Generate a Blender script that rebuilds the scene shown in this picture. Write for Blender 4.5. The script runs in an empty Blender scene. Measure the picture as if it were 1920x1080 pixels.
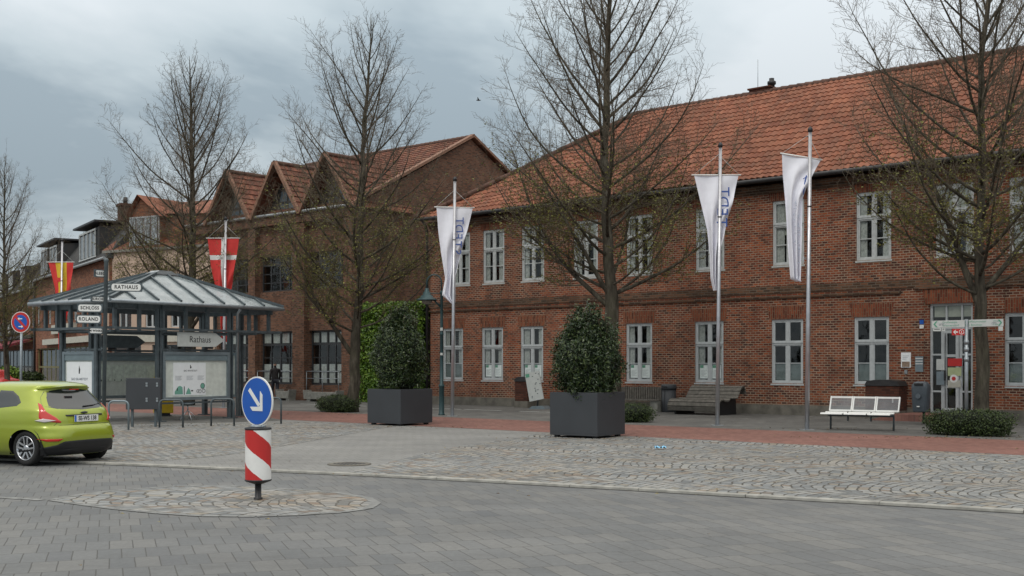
import bpy, bmesh, math, random
from mathutils import Vector, Matrix, noise
R = math.radians
SC = bpy.context.scene
C = SC.collection
rnd = random.Random(7)
# ---------------------------------------------------------------- camera
FPX, HOR, CH = 2200.0, 684.0, 1.67          # focal length in photo px, horizon row, eye height
cam = bpy.data.objects.new('camera', bpy.data.cameras.new('camera'))
C.objects.link(cam); SC.camera = cam
cam.location = (0, 0, CH); cam.rotation_euler = (R(90), 0, 0)
cam.data.sensor_width = 36; cam.data.lens = FPX/1920*36
cam.data.shift_y = (HOR-540)/1920; cam.data.clip_end = 3000
# ---------------------------------------------------------------- world, sun, exposure
SC.view_settings.view_transform = 'Standard'; SC.view_settings.look = 'None'
SC.view_settings.exposure = 0.0; SC.view_settings.gamma = 1.0
SUN_EL, SUN_AZ = R(48), R(205)      # azimuth clockwise from +Y
w = bpy.data.worlds.new('World'); SC.world = w; w.use_nodes = True
nt = w.node_tree; nt.nodes.clear()
def wn(t, **k):
    n = nt.nodes.new(t)
    for a, b in k.items(): setattr(n, a, b)
    return n
def wl(a, b): nt.links.new(a, b)
sky = wn('ShaderNodeTexSky', sky_type='NISHITA', sun_disc=False, sun_elevation=SUN_EL, sun_rotation=SUN_AZ)
bg1 = wn('ShaderNodeBackground'); bg1.inputs[1].default_value = 0.06; wl(sky.outputs[0], bg1.inputs[0])
tc = wn('ShaderNodeTexCoord'); sep = wn('ShaderNodeSeparateXYZ'); wl(tc.outputs['Generated'], sep.inputs[0])
def wm(op, a, b=None, c=None):
    n = wn('ShaderNodeMath', operation=op)
    for i, v in enumerate((a, b, c)):
        if v is None: continue
        if isinstance(v, (int, float)): n.inputs[i].default_value = v
        else: wl(v, n.inputs[i])
    return n.outputs[0]
zz = wm('ADD', wm('MAXIMUM', sep.outputs[2], 0.0), 0.16)
cx_, cy_ = wm('DIVIDE', sep.outputs[0], zz), wm('DIVIDE', sep.outputs[1], zz)
comb = wn('ShaderNodeCombineXYZ'); wl(cx_, comb.inputs[0]); wl(cy_, comb.inputs[1])
mp = wn('ShaderNodeMapping'); mp.inputs['Location'].default_value = (14.43, 4.58, 8.51); mp.inputs['Scale'].default_value = (1, 0.8, 1)
wl(comb.outputs[0], mp.inputs[0])
n1 = wn('ShaderNodeTexNoise'); n1.inputs['Scale'].default_value = 0.85; n1.inputs['Detail'].default_value = 6; n1.inputs['Roughness'].default_value = 0.54
n1.inputs['Distortion'].default_value = 0.35
wl(mp.outputs[0], n1.inputs['Vector'])
cr = wn('ShaderNodeValToRGB'); e = cr.color_ramp.elements
e[0].position = 0.40; e[0].color = (0.30, 0.365, 0.41, 1)
e[1].position = 0.64; e[1].color = (0.59, 0.635, 0.665, 1)
m_ = e.new(0.49); m_.color = (0.45, 0.515, 0.55, 1)
wl(n1.outputs[0], cr.inputs[0])
# overcast sky: zenith roughly three times brighter than the horizon
zen = wm('ADD', wm('MULTIPLY', wm('POWER', wm('MAXIMUM', sep.outputs[2], 0.0), 1.3), 2.6), 0.93)
mxc = wn('ShaderNodeMix', data_type='RGBA'); wl(wm('MULTIPLY', wm('MAXIMUM', wm('SUBTRACT', sep.outputs[2], 0.28), 0.0), 2.2), mxc.inputs[0]); wl(cr.outputs[0], mxc.inputs[6]); mxc.inputs[7].default_value = (.585,.57,.54,1)
bg2 = wn('ShaderNodeBackground'); wl(mxc.outputs[2], bg2.inputs[0]); wl(zen, bg2.inputs[1])
mx = wn('ShaderNodeMixShader'); mx.inputs[0].default_value = 0.93
wl(bg1.outputs[0], mx.inputs[1]); wl(bg2.outputs[0], mx.inputs[2])
wo = wn('ShaderNodeOutputWorld'); wl(mx.outputs[0], wo.inputs[0])
sl = bpy.data.lights.new('sun', 'SUN'); sl.energy = 0.9; sl.angle = R(18); sl.color = (1, .96, .9)
so = bpy.data.objects.new('sun', sl); C.objects.link(so)
sd = Vector((math.sin(SUN_AZ)*math.cos(SUN_EL), math.cos(SUN_AZ)*math.cos(SUN_EL), math.sin(SUN_EL)))
so.rotation_euler = sd.to_track_quat('Z', 'Y').to_euler(); so.location = (0, -20, 40)
# ---------------------------------------------------------------- placement helpers
def G(px, py):                       # ground point seen at photo pixel
    Y = CH*FPX/(py-HOR); return ((px-960)/FPX*Y, Y)
def XY(px, Y): return ((px-960)/FPX*Y, Y)
def HZ(py, Y): return CH+(HOR-py)*Y/FPX
F0 = G(807, 759)                     # left ground corner of the town hall
RS = math.atan2(-.6518, .7585)       # street direction
def SF(s, o): return (F0[0]+.7585*s-.6518*o, F0[1]-.6518*s-.7585*o)
def S_of(px, o=0.0):
    m = (px-960)/FPX
    return (m*(F0[1]-.7585*o)-F0[0]+.6518*o)/(.7585+.6518*m)
# ---------------------------------------------------------------- material kit
class NT:
    def __init__(s, name, rough=0.8, metal=0.0, spec=0.5):
        s.m = bpy.data.materials.new(name); s.m.use_nodes = True; s.t = s.m.node_tree; s.t.nodes.clear()
        s.b = s.n('ShaderNodeBsdfPrincipled'); s.o = s.n('ShaderNodeOutputMaterial'); s.l(s.b.outputs[0], s.o.inputs[0])
        s.b.inputs['Roughness'].default_value = rough; s.b.inputs['Metallic'].default_value = metal
        s.b.inputs['Specular IOR Level'].default_value = spec
        s.tc = s.n('ShaderNodeTexCoord'); s.obj = s.tc.outputs['Object']; s.uv = s.tc.outputs['UV']
    def n(s, t, **k):
        x = s.t.nodes.new(t)
        for a, b in k.items(): setattr(x, a, b)
        return x
    def l(s, a, b): s.t.links.new(a, b)
    def put(s, sock, v):
        if isinstance(v, (int, float)): sock.default_value = v
        elif isinstance(v, tuple): sock.default_value = (*v, 1) if len(v) == 3 and len(sock.default_value) == 4 else v
        else: s.l(v, sock)
    def math(s, op, a, b=None):
        x = s.n('ShaderNodeMath', operation=op); s.put(x.inputs[0], a)
        if b is not None: s.put(x.inputs[1], b)
        return x.outputs[0]
    def mapping(s, v, loc=(0,0,0), rot=(0,0,0), sc=(1,1,1)):
        x = s.n('ShaderNodeMapping'); s.l(v, x.inputs[0]); x.inputs[1].default_value = loc; x.inputs[2].default_value = rot; x.inputs[3].default_value = sc
        return x.outputs[0]
    def noise(s, scale, detail=4, rough=.55, vec=None, out=0):
        x = s.n('ShaderNodeTexNoise'); x.inputs['Scale'].default_value = scale; x.inputs['Detail'].default_value = detail
        x.inputs['Roughness'].default_value = rough; s.l(vec or s.obj, x.inputs['Vector']); return x.outputs[out]
    def ramp(s, f, stops, const=False):
        x = s.n('ShaderNodeValToRGB'); s.l(f, x.inputs[0]); el = x.color_ramp.elements
        if const: x.color_ramp.interpolation = 'CONSTANT'
        while len(el) < len(stops): el.new(0.5)
        for i, (p, c) in enumerate(stops):
            el[i].position = p; el[i].color = (*c, 1) if isinstance(c, tuple) else (c, c, c, 1)
        return x.outputs[0]
    def mix(s, f, a, b, mode='MIX'):
        x = s.n('ShaderNodeMix', data_type='RGBA', blend_type=mode); s.put(x.inputs[0], f); s.put(x.inputs[6], a); s.put(x.inputs[7], b)
        return x.outputs[2]
    def brick(s, vec, bw, bh, mortar, off=.5, smooth=.1, freq=2):
        x = s.n('ShaderNodeTexBrick', offset=off, offset_frequency=freq); s.l(vec, x.inputs['Vector'])
        x.inputs['Color1'].default_value = (0,0,0,1); x.inputs['Color2'].default_value = (1,1,1,1); x.inputs['Mortar'].default_value = (.5,.5,.5,1)
        x.inputs['Scale'].default_value = 1; x.inputs['Mortar Size'].default_value = mortar; x.inputs['Mortar Smooth'].default_value = smooth
        x.inputs['Brick Width'].default_value = bw; x.inputs['Row Height'].default_value = bh
        return x.outputs[0], x.outputs[1]
    def bump(s, h, strength=.4, dist=.02):
        x = s.n('ShaderNodeBump'); x.inputs['Strength'].default_value = strength; x.inputs['Distance'].default_value = dist
        s.l(h, x.inputs['Height']); s.l(x.outputs[0], s.b.inputs['Normal'])
    def col(s, c): s.put(s.b.inputs['Base Color'], c); return s.m
def plain(name, c, rough=.6, metal=0., var=.12, scale=6., spec=.5, bump=0.):
    k = NT(name, rough, metal, spec)
    f = k.noise(scale, 5)
    d = tuple(x*(1-var) for x in c); u = tuple(min(1, x*(1+var)) for x in c)
    if bump: k.bump(f, bump, .01)
    return k.col(k.ramp(f, [(.3, d), (.7, u)]))
def brickmat(name, cols, mortar_col, bw=.25, bh=.077, mt=.011, swap=False, dirt=.5, moss=0, damp=False):
    k = NT(name, .88, 0, .25)
    v = k.uv
    if swap:
        v = k.mapping(v, rot=(0, 0, R(90)))
    dn = k.noise(3.0, 2, out=1, vec=k.uv)
    vd = k.n('ShaderNodeVectorMath', operation='SCALE'); k.l(dn, vd.inputs[0]); vd.inputs['Scale'].default_value = .012
    va = k.n('ShaderNodeVectorMath', operation='ADD'); k.l(v, va.inputs[0]); k.l(vd.outputs[0], va.inputs[1])
    c, f = k.brick(va.outputs[0], bw, bh, mt, smooth=.2)
    rr = k.ramp(c, cols)
    n1 = k.noise(.55, 5, .6); n2 = k.noise(9, 3, .6)
    rr = k.mix(.35, rr, k.ramp(n2, [(.3, .35), (.7, .75)]), 'OVERLAY')
    rr = k.mix(k.ramp(n1, [(.42, 0.), (.7, dirt)]), rr, k.mix(1, rr, (.50, .44, .40), 'MULTIPLY'))
    if damp:      # repaired patches, runoff streaks under the sills, green damp at the foot of the wall
        rr = k.mix(k.ramp(k.noise(.22, 3, .5, vec=k.mapping(k.obj, loc=(7,3,1))), [(.48, 0.), (.56, .55)]), rr, k.mix(1, rr, (1.35,1.12,.95), 'MULTIPLY'))
        rr = k.mix(k.ramp(k.noise(1.0, 4, .6, vec=k.mapping(k.obj, sc=(2.2,1,.35))), [(.55, 0.), (.72, .5)]), rr, (.045,.034,.026))
        sp = k.n('ShaderNodeSeparateXYZ'); k.l(k.obj, sp.inputs[0])
        hz = k.math('SUBTRACT', 1.05, k.math('ADD', sp.outputs[2], k.math('MULTIPLY', k.noise(1.4, 4), .9)))
        rr = k.mix(k.ramp(hz, [(.0, 0.), (.45, .6)]), rr, (.05,.045,.032))
    mc = k.mix(k.ramp(k.noise(1.3, 4), [(.4, 0.), (.65, .85)]), mortar_col, tuple(x*.45 for x in mortar_col))
    out = k.mix(f, rr, mc)
    k.bump(k.math('SUBTRACT', n2, k.math('MULTIPLY', f, 1.2)), .35, .012)
    return k.col(out)
M = {}
M['brick'] = brickmat('old_red_brick', [(0, (.062,.026,.020)), (.22, (.11,.036,.022)), (.5, (.18,.050,.027)), (.8, (.25,.078,.034)), (1, (.13,.046,.030))], (.32,.24,.175), bw=.19, mt=.012, damp=True)
M['arch'] = brickmat('soldier_brick', [(0, (.09,.026,.016)), (.5, (.18,.046,.024)), (1, (.24,.072,.034))], (.20,.14,.09), bw=.245, bh=.075, mt=.010, swap=True, dirt=.3)
M['frieze'] = brickmat('weathered_brick', [(0, (.05,.03,.02)), (.5, (.10,.055,.033)), (1, (.17,.08,.045))], (.16,.13,.10), dirt=.7)
M['brick2'] = brickmat('brown_brick', [(0, (.078,.04,.027)), (.5, (.145,.066,.040)), (1, (.195,.092,.056))], (.15,.115,.088), bw=.19, bh=.08, dirt=.3)
M['brick3'] = brickmat('orange_brick', [(0, (.14,.05,.03)), (.5, (.235,.085,.045)), (1, (.30,.12,.06))], (.17,.13,.1), dirt=.3)
M['stone'] = plain('plinth_stone', (.13,.12,.10), .9, var=.35, scale=3, bump=.4)
def roofmat(name, stops, moss=.0, lich=.25):
    k = NT(name, .8, 0, .3)
    fl = k.n('ShaderNodeVectorMath', operation='FLOOR'); k.l(k.uv, fl.inputs[0])
    wnn = k.n('ShaderNodeTexWhiteNoise', noise_dimensions='2D'); k.l(fl.outputs[0], wnn.inputs['Vector'])
    c = k.ramp(wnn.outputs[0], stops)
    c = k.mix(k.ramp(k.noise(.45, 5, .6), [(.38, 0.), (.68, .75)]), c, k.mix(1, c, (.52,.52,.50), 'MULTIPLY'))
    c = k.mix(k.ramp(k.noise(3.2, 5, .7), [(.52, 0.), (.75, lich)]), c, (.10,.10,.06))
    c = k.mix(k.ramp(k.noise(1., 4, .6, vec=k.mapping(k.uv, sc=(.55,.10,1))), [(.50, 0.), (.72, .45)]), c, (.115,.062,.042))
    return k.col(c)
M['tile'] = roofmat('clay_pantiles', [(0, (.185,.062,.034)), (.4, (.24,.084,.045)), (.75, (.285,.108,.060)), (1, (.20,.08,.048))])
M['tile2'] = roofmat('dark_red_tiles', [(0, (.11,.042,.028)), (.5, (.185,.065,.04)), (1, (.24,.10,.06))], lich=.6)
M['slate'] = roofmat('dark_slate', [(0, (.022,.024,.026)), (.5, (.04,.043,.045)), (1, (.06,.062,.06))])
M['ridge'] = plain('ridge_tiles', (.10,.05,.035), .85, var=.4)
M['verge'] = plain('verge_tiles', (.21,.11,.07), .8, var=.3, scale=9)
M['frame'] = plain('window_paint', (.43,.455,.46), .55, var=.1)
M['frame_up'] = plain('window_paint_weathered', (.44,.46,.455), .6, var=.18)
M['darkframe'] = plain('dark_window_frame', (.03,.032,.034), .5)
M['gutter'] = plain('gutter_metal', (.035,.034,.035), .5, .3, var=.3)
M['zinc'] = plain('zinc_sheet', (.34,.36,.37), .45, .6, var=.2)
def glass():
    m = bpy.data.materials.new('window_glass'); m.use_nodes = True; t = m.node_tree; t.nodes.clear()
    tr = t.nodes.new('ShaderNodeBsdfTransparent'); tr.inputs[0].default_value = (.90,.93,.91,1)
    gl = t.nodes.new('ShaderNodeBsdfGlossy'); gl.inputs['Roughness'].default_value = .03; gl.inputs[0].default_value = (.9,.92,.92,1)
    fr = t.nodes.new('ShaderNodeFresnel'); fr.inputs[0].default_value = 1.65
    mx = t.nodes.new('ShaderNodeMixShader'); o = t.nodes.new('ShaderNodeOutputMaterial')
    nz = t.nodes.new('ShaderNodeTexNoise'); nz.inputs['Scale'].default_value = 1.6
    tcn = t.nodes.new('ShaderNodeTexCoord'); t.links.new(tcn.outputs['Object'], nz.inputs['Vector'])
    bp = t.nodes.new('ShaderNodeBump'); bp.inputs['Strength'].default_value = .12; bp.inputs['Distance'].default_value = .05
    t.links.new(nz.outputs[0], bp.inputs['Height']); t.links.new(bp.outputs[0], gl.inputs['Normal'])
    geo = t.nodes.new('ShaderNodeNewGeometry'); iv = t.nodes.new('ShaderNodeMath'); iv.operation = 'SUBTRACT'; iv.inputs[0].default_value = 1; t.links.new(geo.outputs['Backfacing'], iv.inputs[1])
    mu = t.nodes.new('ShaderNodeMath'); mu.operation = 'MULTIPLY'; t.links.new(fr.outputs[0], mu.inputs[0]); t.links.new(iv.outputs[0], mu.inputs[1])
    t.links.new(mu.outputs[0], mx.inputs[0]); t.links.new(tr.outputs[0], mx.inputs[1]); t.links.new(gl.outputs[0], mx.inputs[2]); t.links.new(mx.outputs[0], o.inputs[0])
    return m
M['glass'] = glass()
M['curtain'] = plain('net_curtain', (.36,.37,.36), .95, var=.25, scale=14)
M['blind'] = plain('roller_blind', (.36,.37,.32), .9)
M['frost'] = plain('frosted_film', (.13,.155,.16), .5)
M['inner'] = plain('interior', (.045,.04,.036), .95)
M['paper'] = plain('paper_white', (.80,.82,.83), .7, var=.04)
M['green'] = plain('print_green', (.10,.30,.20), .7)
M['ink'] = plain('black_ink', (.02,.02,.022), .6)
M['greyink'] = plain('grey_ink', (.25,.27,.30), .7)
M['red'] = plain('sign_red', (.48,.022,.02), .45, var=.05)
M['blue'] = plain('sign_blue', (.006,.085,.40), .4, var=.05)
M['white'] = plain('sign_white', (.72,.72,.70), .45, var=.05)
M['offwhite'] = plain('sign_offwhite', (.50,.52,.50), .5, var=.08)
M['steel'] = plain('galvanised_steel', (.30,.33,.35), .42, .55, var=.18, scale=12)
M['alu'] = plain('aluminium_pole', (.46,.46,.48), .35, .75, var=.12)
M['kiosk'] = plain('kiosk_steel', (.085,.105,.115), .5, .3, var=.25)
M['kioskl'] = plain('board_frame', (.20,.245,.27), .45, .4, var=.12)
M['anth'] = plain('anthracite_sheet', (.042,.046,.052), .55, .1, var=.08, scale=2)
M['black'] = plain('black_plastic', (.015,.015,.017), .5)
M['teal'] = plain('lamp_paint', (.022,.055,.06), .45, .2, var=.2)
M['wood'] = plain('weathered_wood', (.115,.105,.09), .85, var=.35, scale=8)
M['rust'] = brickmat('brown_klinker', [(0, (.05,.02,.014)), (.5, (.085,.03,.02)), (1, (.11,.042,.026))], (.06,.035,.025), dirt=.3)
M['concrete'] = plain('concrete', (.22,.215,.19), .9, var=.25, bump=.3)
M['awning'] = plain('awning_red', (.16,.012,.022), .8)
M['beige'] = plain('beige_render', (.50,.375,.29), .9, var=.08, scale=1)
M['cream'] = plain('cream_panel', (.45,.44,.38), .8)
M['olive'] = plain('olive_panel', (.17,.15,.06), .7)
M['yellow'] = plain('postbox_yellow', (.55,.36,.01), .5)
M['cloth'] = plain('flag_white', (.80,.80,.86), .85, var=.04)
M['clothred'] = plain('flag_red', (.60,.045,.04), .85, var=.08)
M['clothyel'] = plain('flag_yellow', (.62,.42,.03), .85, var=.08)
M['flagblue'] = plain('flag_print_blue', (.05,.10,.33), .8)
M['flagpale'] = plain('flag_print_pale', (.42,.50,.60), .85)
M['mask'] = plain('mask_blue', (.22,.50,.72), .8)
M['post_red'] = M['red']
# bark
k = NT('bark', .92, 0, .2); f = k.noise(7, 6, .65, vec=k.mapping(k.obj, sc=(1,1,.25)))
c = k.ramp(f, [(.34, (.028,.024,.018)), (.55, (.075,.066,.050)), (.72, (.15,.135,.105))])
c = k.mix(k.ramp(k.noise(1.7, 4), [(.5, 0.), (.75, .55)]), c, (.060,.062,.034))
k.bump(f, .6, .03); M['bark'] = k.col(c)
k = NT('twig_bark', .9, 0, .2); M['twig'] = k.col(k.ramp(k.noise(1.5, 3), [(.35, (.090,.073,.055)), (.7, (.150,.120,.086))]))
def leafmat(name, a, b, c3, rough=.45, sc=5.):
    k = NT(name, rough, 0, .5)
    i = k.n('ShaderNodeNewGeometry').outputs['Random Per Island']
    c = k.ramp(i, [(0, a), (.6, b), (1, c3)])
    c = k.mix(k.ramp(k.noise(sc, 3), [(.35, 0.), (.65, .6)]), c, k.mix(1, c, (.55,.6,.5), 'MULTIPLY'))
    return k.col(c)
M['leaf_dark'] = leafmat('evergreen_leaf', (.010,.024,.008), (.030,.056,.015), (.095,.125,.036), .36)
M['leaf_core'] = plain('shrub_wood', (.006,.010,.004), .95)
M['leaf_hedge'] = leafmat('hedge_leaf', (.045,.10,.008), (.10,.19,.014), (.20,.30,.03), .5, 2.)
M['leaf_box'] = leafmat('low_shrub_leaf', (.015,.03,.006), (.034,.058,.010), (.07,.10,.018), .6)
M['leaf_bud'] = leafmat('young_leaf', (.11,.12,.018), (.17,.165,.025), (.24,.22,.04), .6)
M['leaf_lime'] = leafmat('lime_leaf', (.08,.15,.01), (.15,.25,.02), (.25,.34,.04), .6)
# ---------------------------------------------------------------- mesh kit
class MB:
    def __init__(s): s.v = []; s.f = []; s.mi = []; s.uv = []; s.sm = []; s.T = None
    def add(s, vs, fs, mi=0, uv=None, smooth=False):
        b = len(s.v)
        if s.T is not None: vs = [tuple(s.T @ Vector(p)) for p in vs]
        s.v += vs
        for i, f in enumerate(fs):
            s.f.append([b+j for j in f]); s.mi.append(mi); s.uv.append(uv[i] if uv else None); s.sm.append(smooth)
        return s
    def box(s, x0, x1, y0, y1, z0, z1, mi=0):
        if x0 > x1: x0, x1 = x1, x0
        if y0 > y1: y0, y1 = y1, y0
        v = [(x0,y0,z0),(x1,y0,z0),(x1,y1,z0),(x0,y1,z0),(x0,y0,z1),(x1,y0,z1),(x1,y1,z1),(x0,y1,z1)]
        return s.add(v, [(0,3,2,1),(4,5,6,7),(0,1,5,4),(1,2,6,5),(2,3,7,6),(3,0,4,7)], mi)
    def tube(s, pts, rads, n=10, mi=0, caps=True, smooth=True):
        pts = [Vector(p) for p in pts]
        if isinstance(rads, (int, float)): rads = [rads]*len(pts)
        vs = []; up = None
        for i, p in enumerate(pts):
            a = pts[max(0, i-1)]; b = pts[min(len(pts)-1, i+1)]; d = (b-a)
            if d.length < 1e-9: d = Vector((0,0,1))
            d.normalize()
            if up is None: up = d.orthogonal().normalized()
            else:
                up = up-d*up.dot(d)
                up = up.normalized() if up.length > 1e-6 else d.orthogonal().normalized()
            q = d.cross(up)
            for j in range(n):
                t = 2*math.pi*j/n; vs.append(tuple(p+(up*math.cos(t)+q*math.sin(t))*rads[i]))
        fs = [(i*n+j, i*n+(j+1)%n, (i+1)*n+(j+1)%n, (i+1)*n+j) for i in range(len(pts)-1) for j in range(n)]
        s.add(vs, fs, mi, smooth=smooth)
        if caps:
            b = len(s.v)-len(vs); s.f.append([b+j for j in range(n)][::-1]); s.f.append([b+(len(pts)-1)*n+j for j in range(n)])
            s.mi += [mi]*2; s.uv += [None]*2; s.sm += [False]*2
        return s
    def lathe(s, prof, c=(0,0,0), n=24, mi=0, smooth=True):
        return s.tube([(c[0], c[1], c[2]+z) for r, z in prof], [max(r, 1e-4) for r, z in prof], n, mi, True, smooth)
    def poly(s, pts, mi=0): return s.add([tuple(p) for p in pts], [tuple(range(len(pts)))], mi)
    def prism(s, pts2, d0, d1, ax='y', mi=0):      # extrude a 2D outline between d0 and d1 along ax
        def P(p, d): return {'y': (p[0], d, p[1]), 'x': (d, p[0], p[1]), 'z': (p[0], p[1], d)}[ax]
        n = len(pts2); v = [P(p, d0) for p in pts2]+[P(p, d1) for p in pts2]
        return s.add(v, [tuple(range(n))[::-1], tuple(range(n, 2*n))]+[(i, (i+1) % n, n+(i+1) % n, n+i) for i in range(n)], mi)
    def bar(s, a, b, wd, ht, mi=0):               # rectangular bar between two points
        a, b = Vector(a), Vector(b); d = (b-a).normalized()
        sd = d.cross(Vector((0,0,1))); sd = sd.normalized() if sd.length > 1e-4 else Vector((1,0,0)); up = sd.cross(d)
        v = [tuple(p+sd*i*wd/2+up*j*ht/2) for p in (a, b) for i, j in ((-1,-1),(1,-1),(1,1),(-1,1))]
        return s.add(v, [(0,3,2,1),(4,5,6,7),(0,1,5,4),(1,2,6,5),(2,3,7,6),(3,0,4,7)], mi)
    def build(s, name, mats, parent=None, uv=True, fix=True, bevel=0):
        me = bpy.data.meshes.new(name); me.from_pydata(s.v, [], s.f)
        if not isinstance(mats, (list, tuple)): mats = [mats]
        for m in mats: me.materials.append(M[m] if isinstance(m, str) else m)
        me.polygons.foreach_set('material_index', s.mi); me.polygons.foreach_set('use_smooth', s.sm)
        if uv:
            ul = me.uv_layers.new(name='UVMap').data
            for p in me.polygons:
                g = s.uv[p.index]
                if g is None:
                    n = p.normal; a = [abs(x) for x in n]; k = a.index(max(a))
                    for li in p.loop_indices:
                        co = me.vertices[me.loops[li].vertex_index].co
                        ul[li].uv = (co.y, co.z) if k == 0 else ((co.x, co.z) if k == 1 else (co.x, co.y))
                else:
                    for li, q in zip(p.loop_indices, g): ul[li].uv = q
        if fix:
            bm = bmesh.new(); bm.from_mesh(me); bmesh.ops.recalc_face_normals(bm, faces=bm.faces); bm.to_mesh(me); bm.free()
        me.update(); o = bpy.data.objects.new(name, me); C.objects.link(o)
        if bevel:
            b = o.modifiers.new('bevel', 'BEVEL'); b.width = bevel; b.segments = 2; b.limit_method = 'ANGLE'
        if parent: o.parent = parent
        return o
def thing(name, label, cat, loc=(0,0,0), rz=0, group=None):
    o = bpy.data.objects.new(name, None); C.objects.link(o); o.empty_display_size = .3
    if len(loc) == 2: loc = (*loc, 0)
    o.location = loc; o.rotation_euler = (0, 0, rz); tag(o, label, cat, group); return o
def tag(o, label, cat, group=None):
    o['label'] = label; o['category'] = cat
    if group: o['group'] = group
    return o
def structure(o): o['kind'] = 'structure'; return o
def dup(root, loc, rz, label, cat=None, scale=None):
    def cp(o, par):
        c = o.copy(); C.objects.link(c)
        if par: c.parent = par
        for ch in [x for x in SC.objects if x.parent == o]: cp(ch, c)
        return c
    r = cp(root, None); r.location = loc if len(loc) == 3 else (*loc, 0); r.rotation_euler = (0, 0, rz); r['label'] = label
    if scale: r.scale = scale
    return r
def copypart(o, par, loc):
    c = o.copy(); C.objects.link(c); c.parent = par; c.location = loc
    for ch in [x for x in SC.objects if x.parent == o]:
        d = ch.copy(); C.objects.link(d); d.parent = c
    return c
def text(name, body, size, mt, parent, loc, rot=(R(90),0,0), align='CENTER', ext=.002, sx=1., bold=0., spacing=1.):
    cu = bpy.data.curves.new(name, 'FONT'); cu.body = body; cu.size = size; cu.extrude = ext; cu.align_x = align; cu.align_y = 'CENTER'
    cu.offset = bold; cu.space_character = spacing; cu.resolution_u = 3
    t = bpy.data.objects.new(name, cu); C.objects.link(t)
    dg = bpy.context.evaluated_depsgraph_get(); me = bpy.data.meshes.new_from_object(t.evaluated_get(dg))
    bpy.data.objects.remove(t); bpy.data.curves.remove(cu)
    me.materials.clear(); me.materials.append(M[mt]); me.name = name
    o = bpy.data.objects.new(name, me); C.objects.link(o); o.parent = parent; o.location = loc; o.rotation_euler = rot; o.scale = (sx, 1, 1)
    return o
# ================================================================ GROUND
def sheet(name, pts, z, m, kind='structure'):
    b = MB(); b.poly([(x, y, z) for x, y in pts]); o = b.build(name, m, fix=False)
    me = o.data
    if me.polygons[0].normal.z < 0: me.flip_normals()
    bm = bmesh.new(); bm.from_mesh(me); bmesh.ops.triangulate(bm, faces=bm.faces); bm.to_mesh(me); bm.free()
    return structure(o)
def paver(name, ang, bw, bh, mt, stops, joint_or_shadow, loc=(0,0,0), arc=None, rough=.75, big=(.9, 1.08), jitter=.01, bstr=.3, spec=.35, off=.5):
    k = NT(name, rough, 0, spec)
    v = k.mapping(k.obj, rot=(0,0,ang), loc=loc)
    if jitter:
        dn = k.noise(4.0, 3, out=1); vd = k.n('ShaderNodeVectorMath', operation='SCALE'); k.l(dn, vd.inputs[0]); vd.inputs['Scale'].default_value = jitter*2
        va = k.n('ShaderNodeVectorMath', operation='ADD'); k.l(v, va.inputs[0]); k.l(vd.outputs[0], va.inputs[1]); v = va.outputs[0]
    if arc:
        sp = k.n('ShaderNodeSeparateXYZ'); k.l(v, sp.inputs[0]); u, vv = sp.outputs[0], sp.outputs[1]
        t = k.math('FRACT', k.math('DIVIDE', vv, arc[0]))
        bul = k.math('MULTIPLY', k.math('MULTIPLY', t, k.math('SUBTRACT', 1.0, t)), 4*arc[1])
        bul = k.math('MULTIPLY', bul, k.ramp(k.noise(.28, 2), [(.35, 0.1), (.62, 1.6)]))
        cm = k.n('ShaderNodeCombineXYZ'); k.l(vv, cm.inputs[0]); k.l(k.math('ADD', u, bul), cm.inputs[1]); v = cm.outputs[0]
    c, f = k.brick(v, bw, bh, mt, off=off, smooth=.35)
    col = k.ramp(c, stops)
    nb = k.noise(.35, 5, .6); nf = k.noise(18, 4, .7)
    col = k.mix(1, col, k.ramp(nb, [(.3, tuple([big[0]]*3)), (.7, tuple([big[1]]*3))]), 'MULTIPLY')
    col = k.mix(.3, col, k.ramp(nf, [(.3, .3), (.7, .7)]), 'OVERLAY')
    sv = k.mapping(k.obj, rot=(0,0,-R(152)), sc=(.10,.9,1)); col = k.mix(k.ramp(k.noise(1.1, 5, .65, vec=sv), [(.46, 0.), (.68, .42)]), col, k.mix(1, col, (.66,.66,.67), 'MULTIPLY'))
    col = k.mix(k.ramp(k.noise(1.7, 6, .7, vec=k.mapping(k.obj, loc=(4,9,0))), [(.56, 0.), (.70, .35)]), col, k.mix(1, col, (.62,.61,.58), 'MULTIPLY'))
    col = k.mix(k.ramp(k.noise(.8, 4, .6, vec=k.mapping(k.obj, loc=(14,2,0))), [(.55, 0.), (.75, .3)]), col, k.mix(1, col, (1.25,1.22,1.15), 'MULTIPLY'))
    if arc: col = k.mix(k.ramp(k.noise(.33, 4, .6, vec=k.mapping(k.obj, loc=(1,6,0))), [(.5, 0.), (.68, .55)]), col, k.mix(1, col, (1.12,.95,.78), 'MULTIPLY'))
    col = k.mix(f, col, joint_or_shadow)
    k.bump(k.math('SUBTRACT', k.math('MULTIPLY', nf, .35), f), bstr, .012)
    return k.col(col)
pa = -math.atan2(.324, .946)
M['road'] = paver('road_pavers', pa, .205, .535, .0065, [(0, (.122,.127,.129)), (.5, (.140,.143,.142)), (.85, (.156,.156,.15)), (1, (.110,.115,.12))], (.07,.069,.065), big=(.84,1.13), jitter=.006, bstr=.2)
M['drive'] = paver('plaza_pavers', pa, .205, .41, .005, [(0, (.195,.195,.187)), (.5, (.212,.21,.20)), (1, (.188,.188,.182))], (.115,.112,.10), big=(.85,1.12), jitter=.006)
sett = [(0, (.14,.15,.153)), (.25, (.20,.21,.213)), (.5, (.245,.25,.245)), (.75, (.285,.283,.268)), (.88, (.25,.23,.19)), (.95, (.22,.18,.145)), (1, (.16,.135,.115))]
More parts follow.
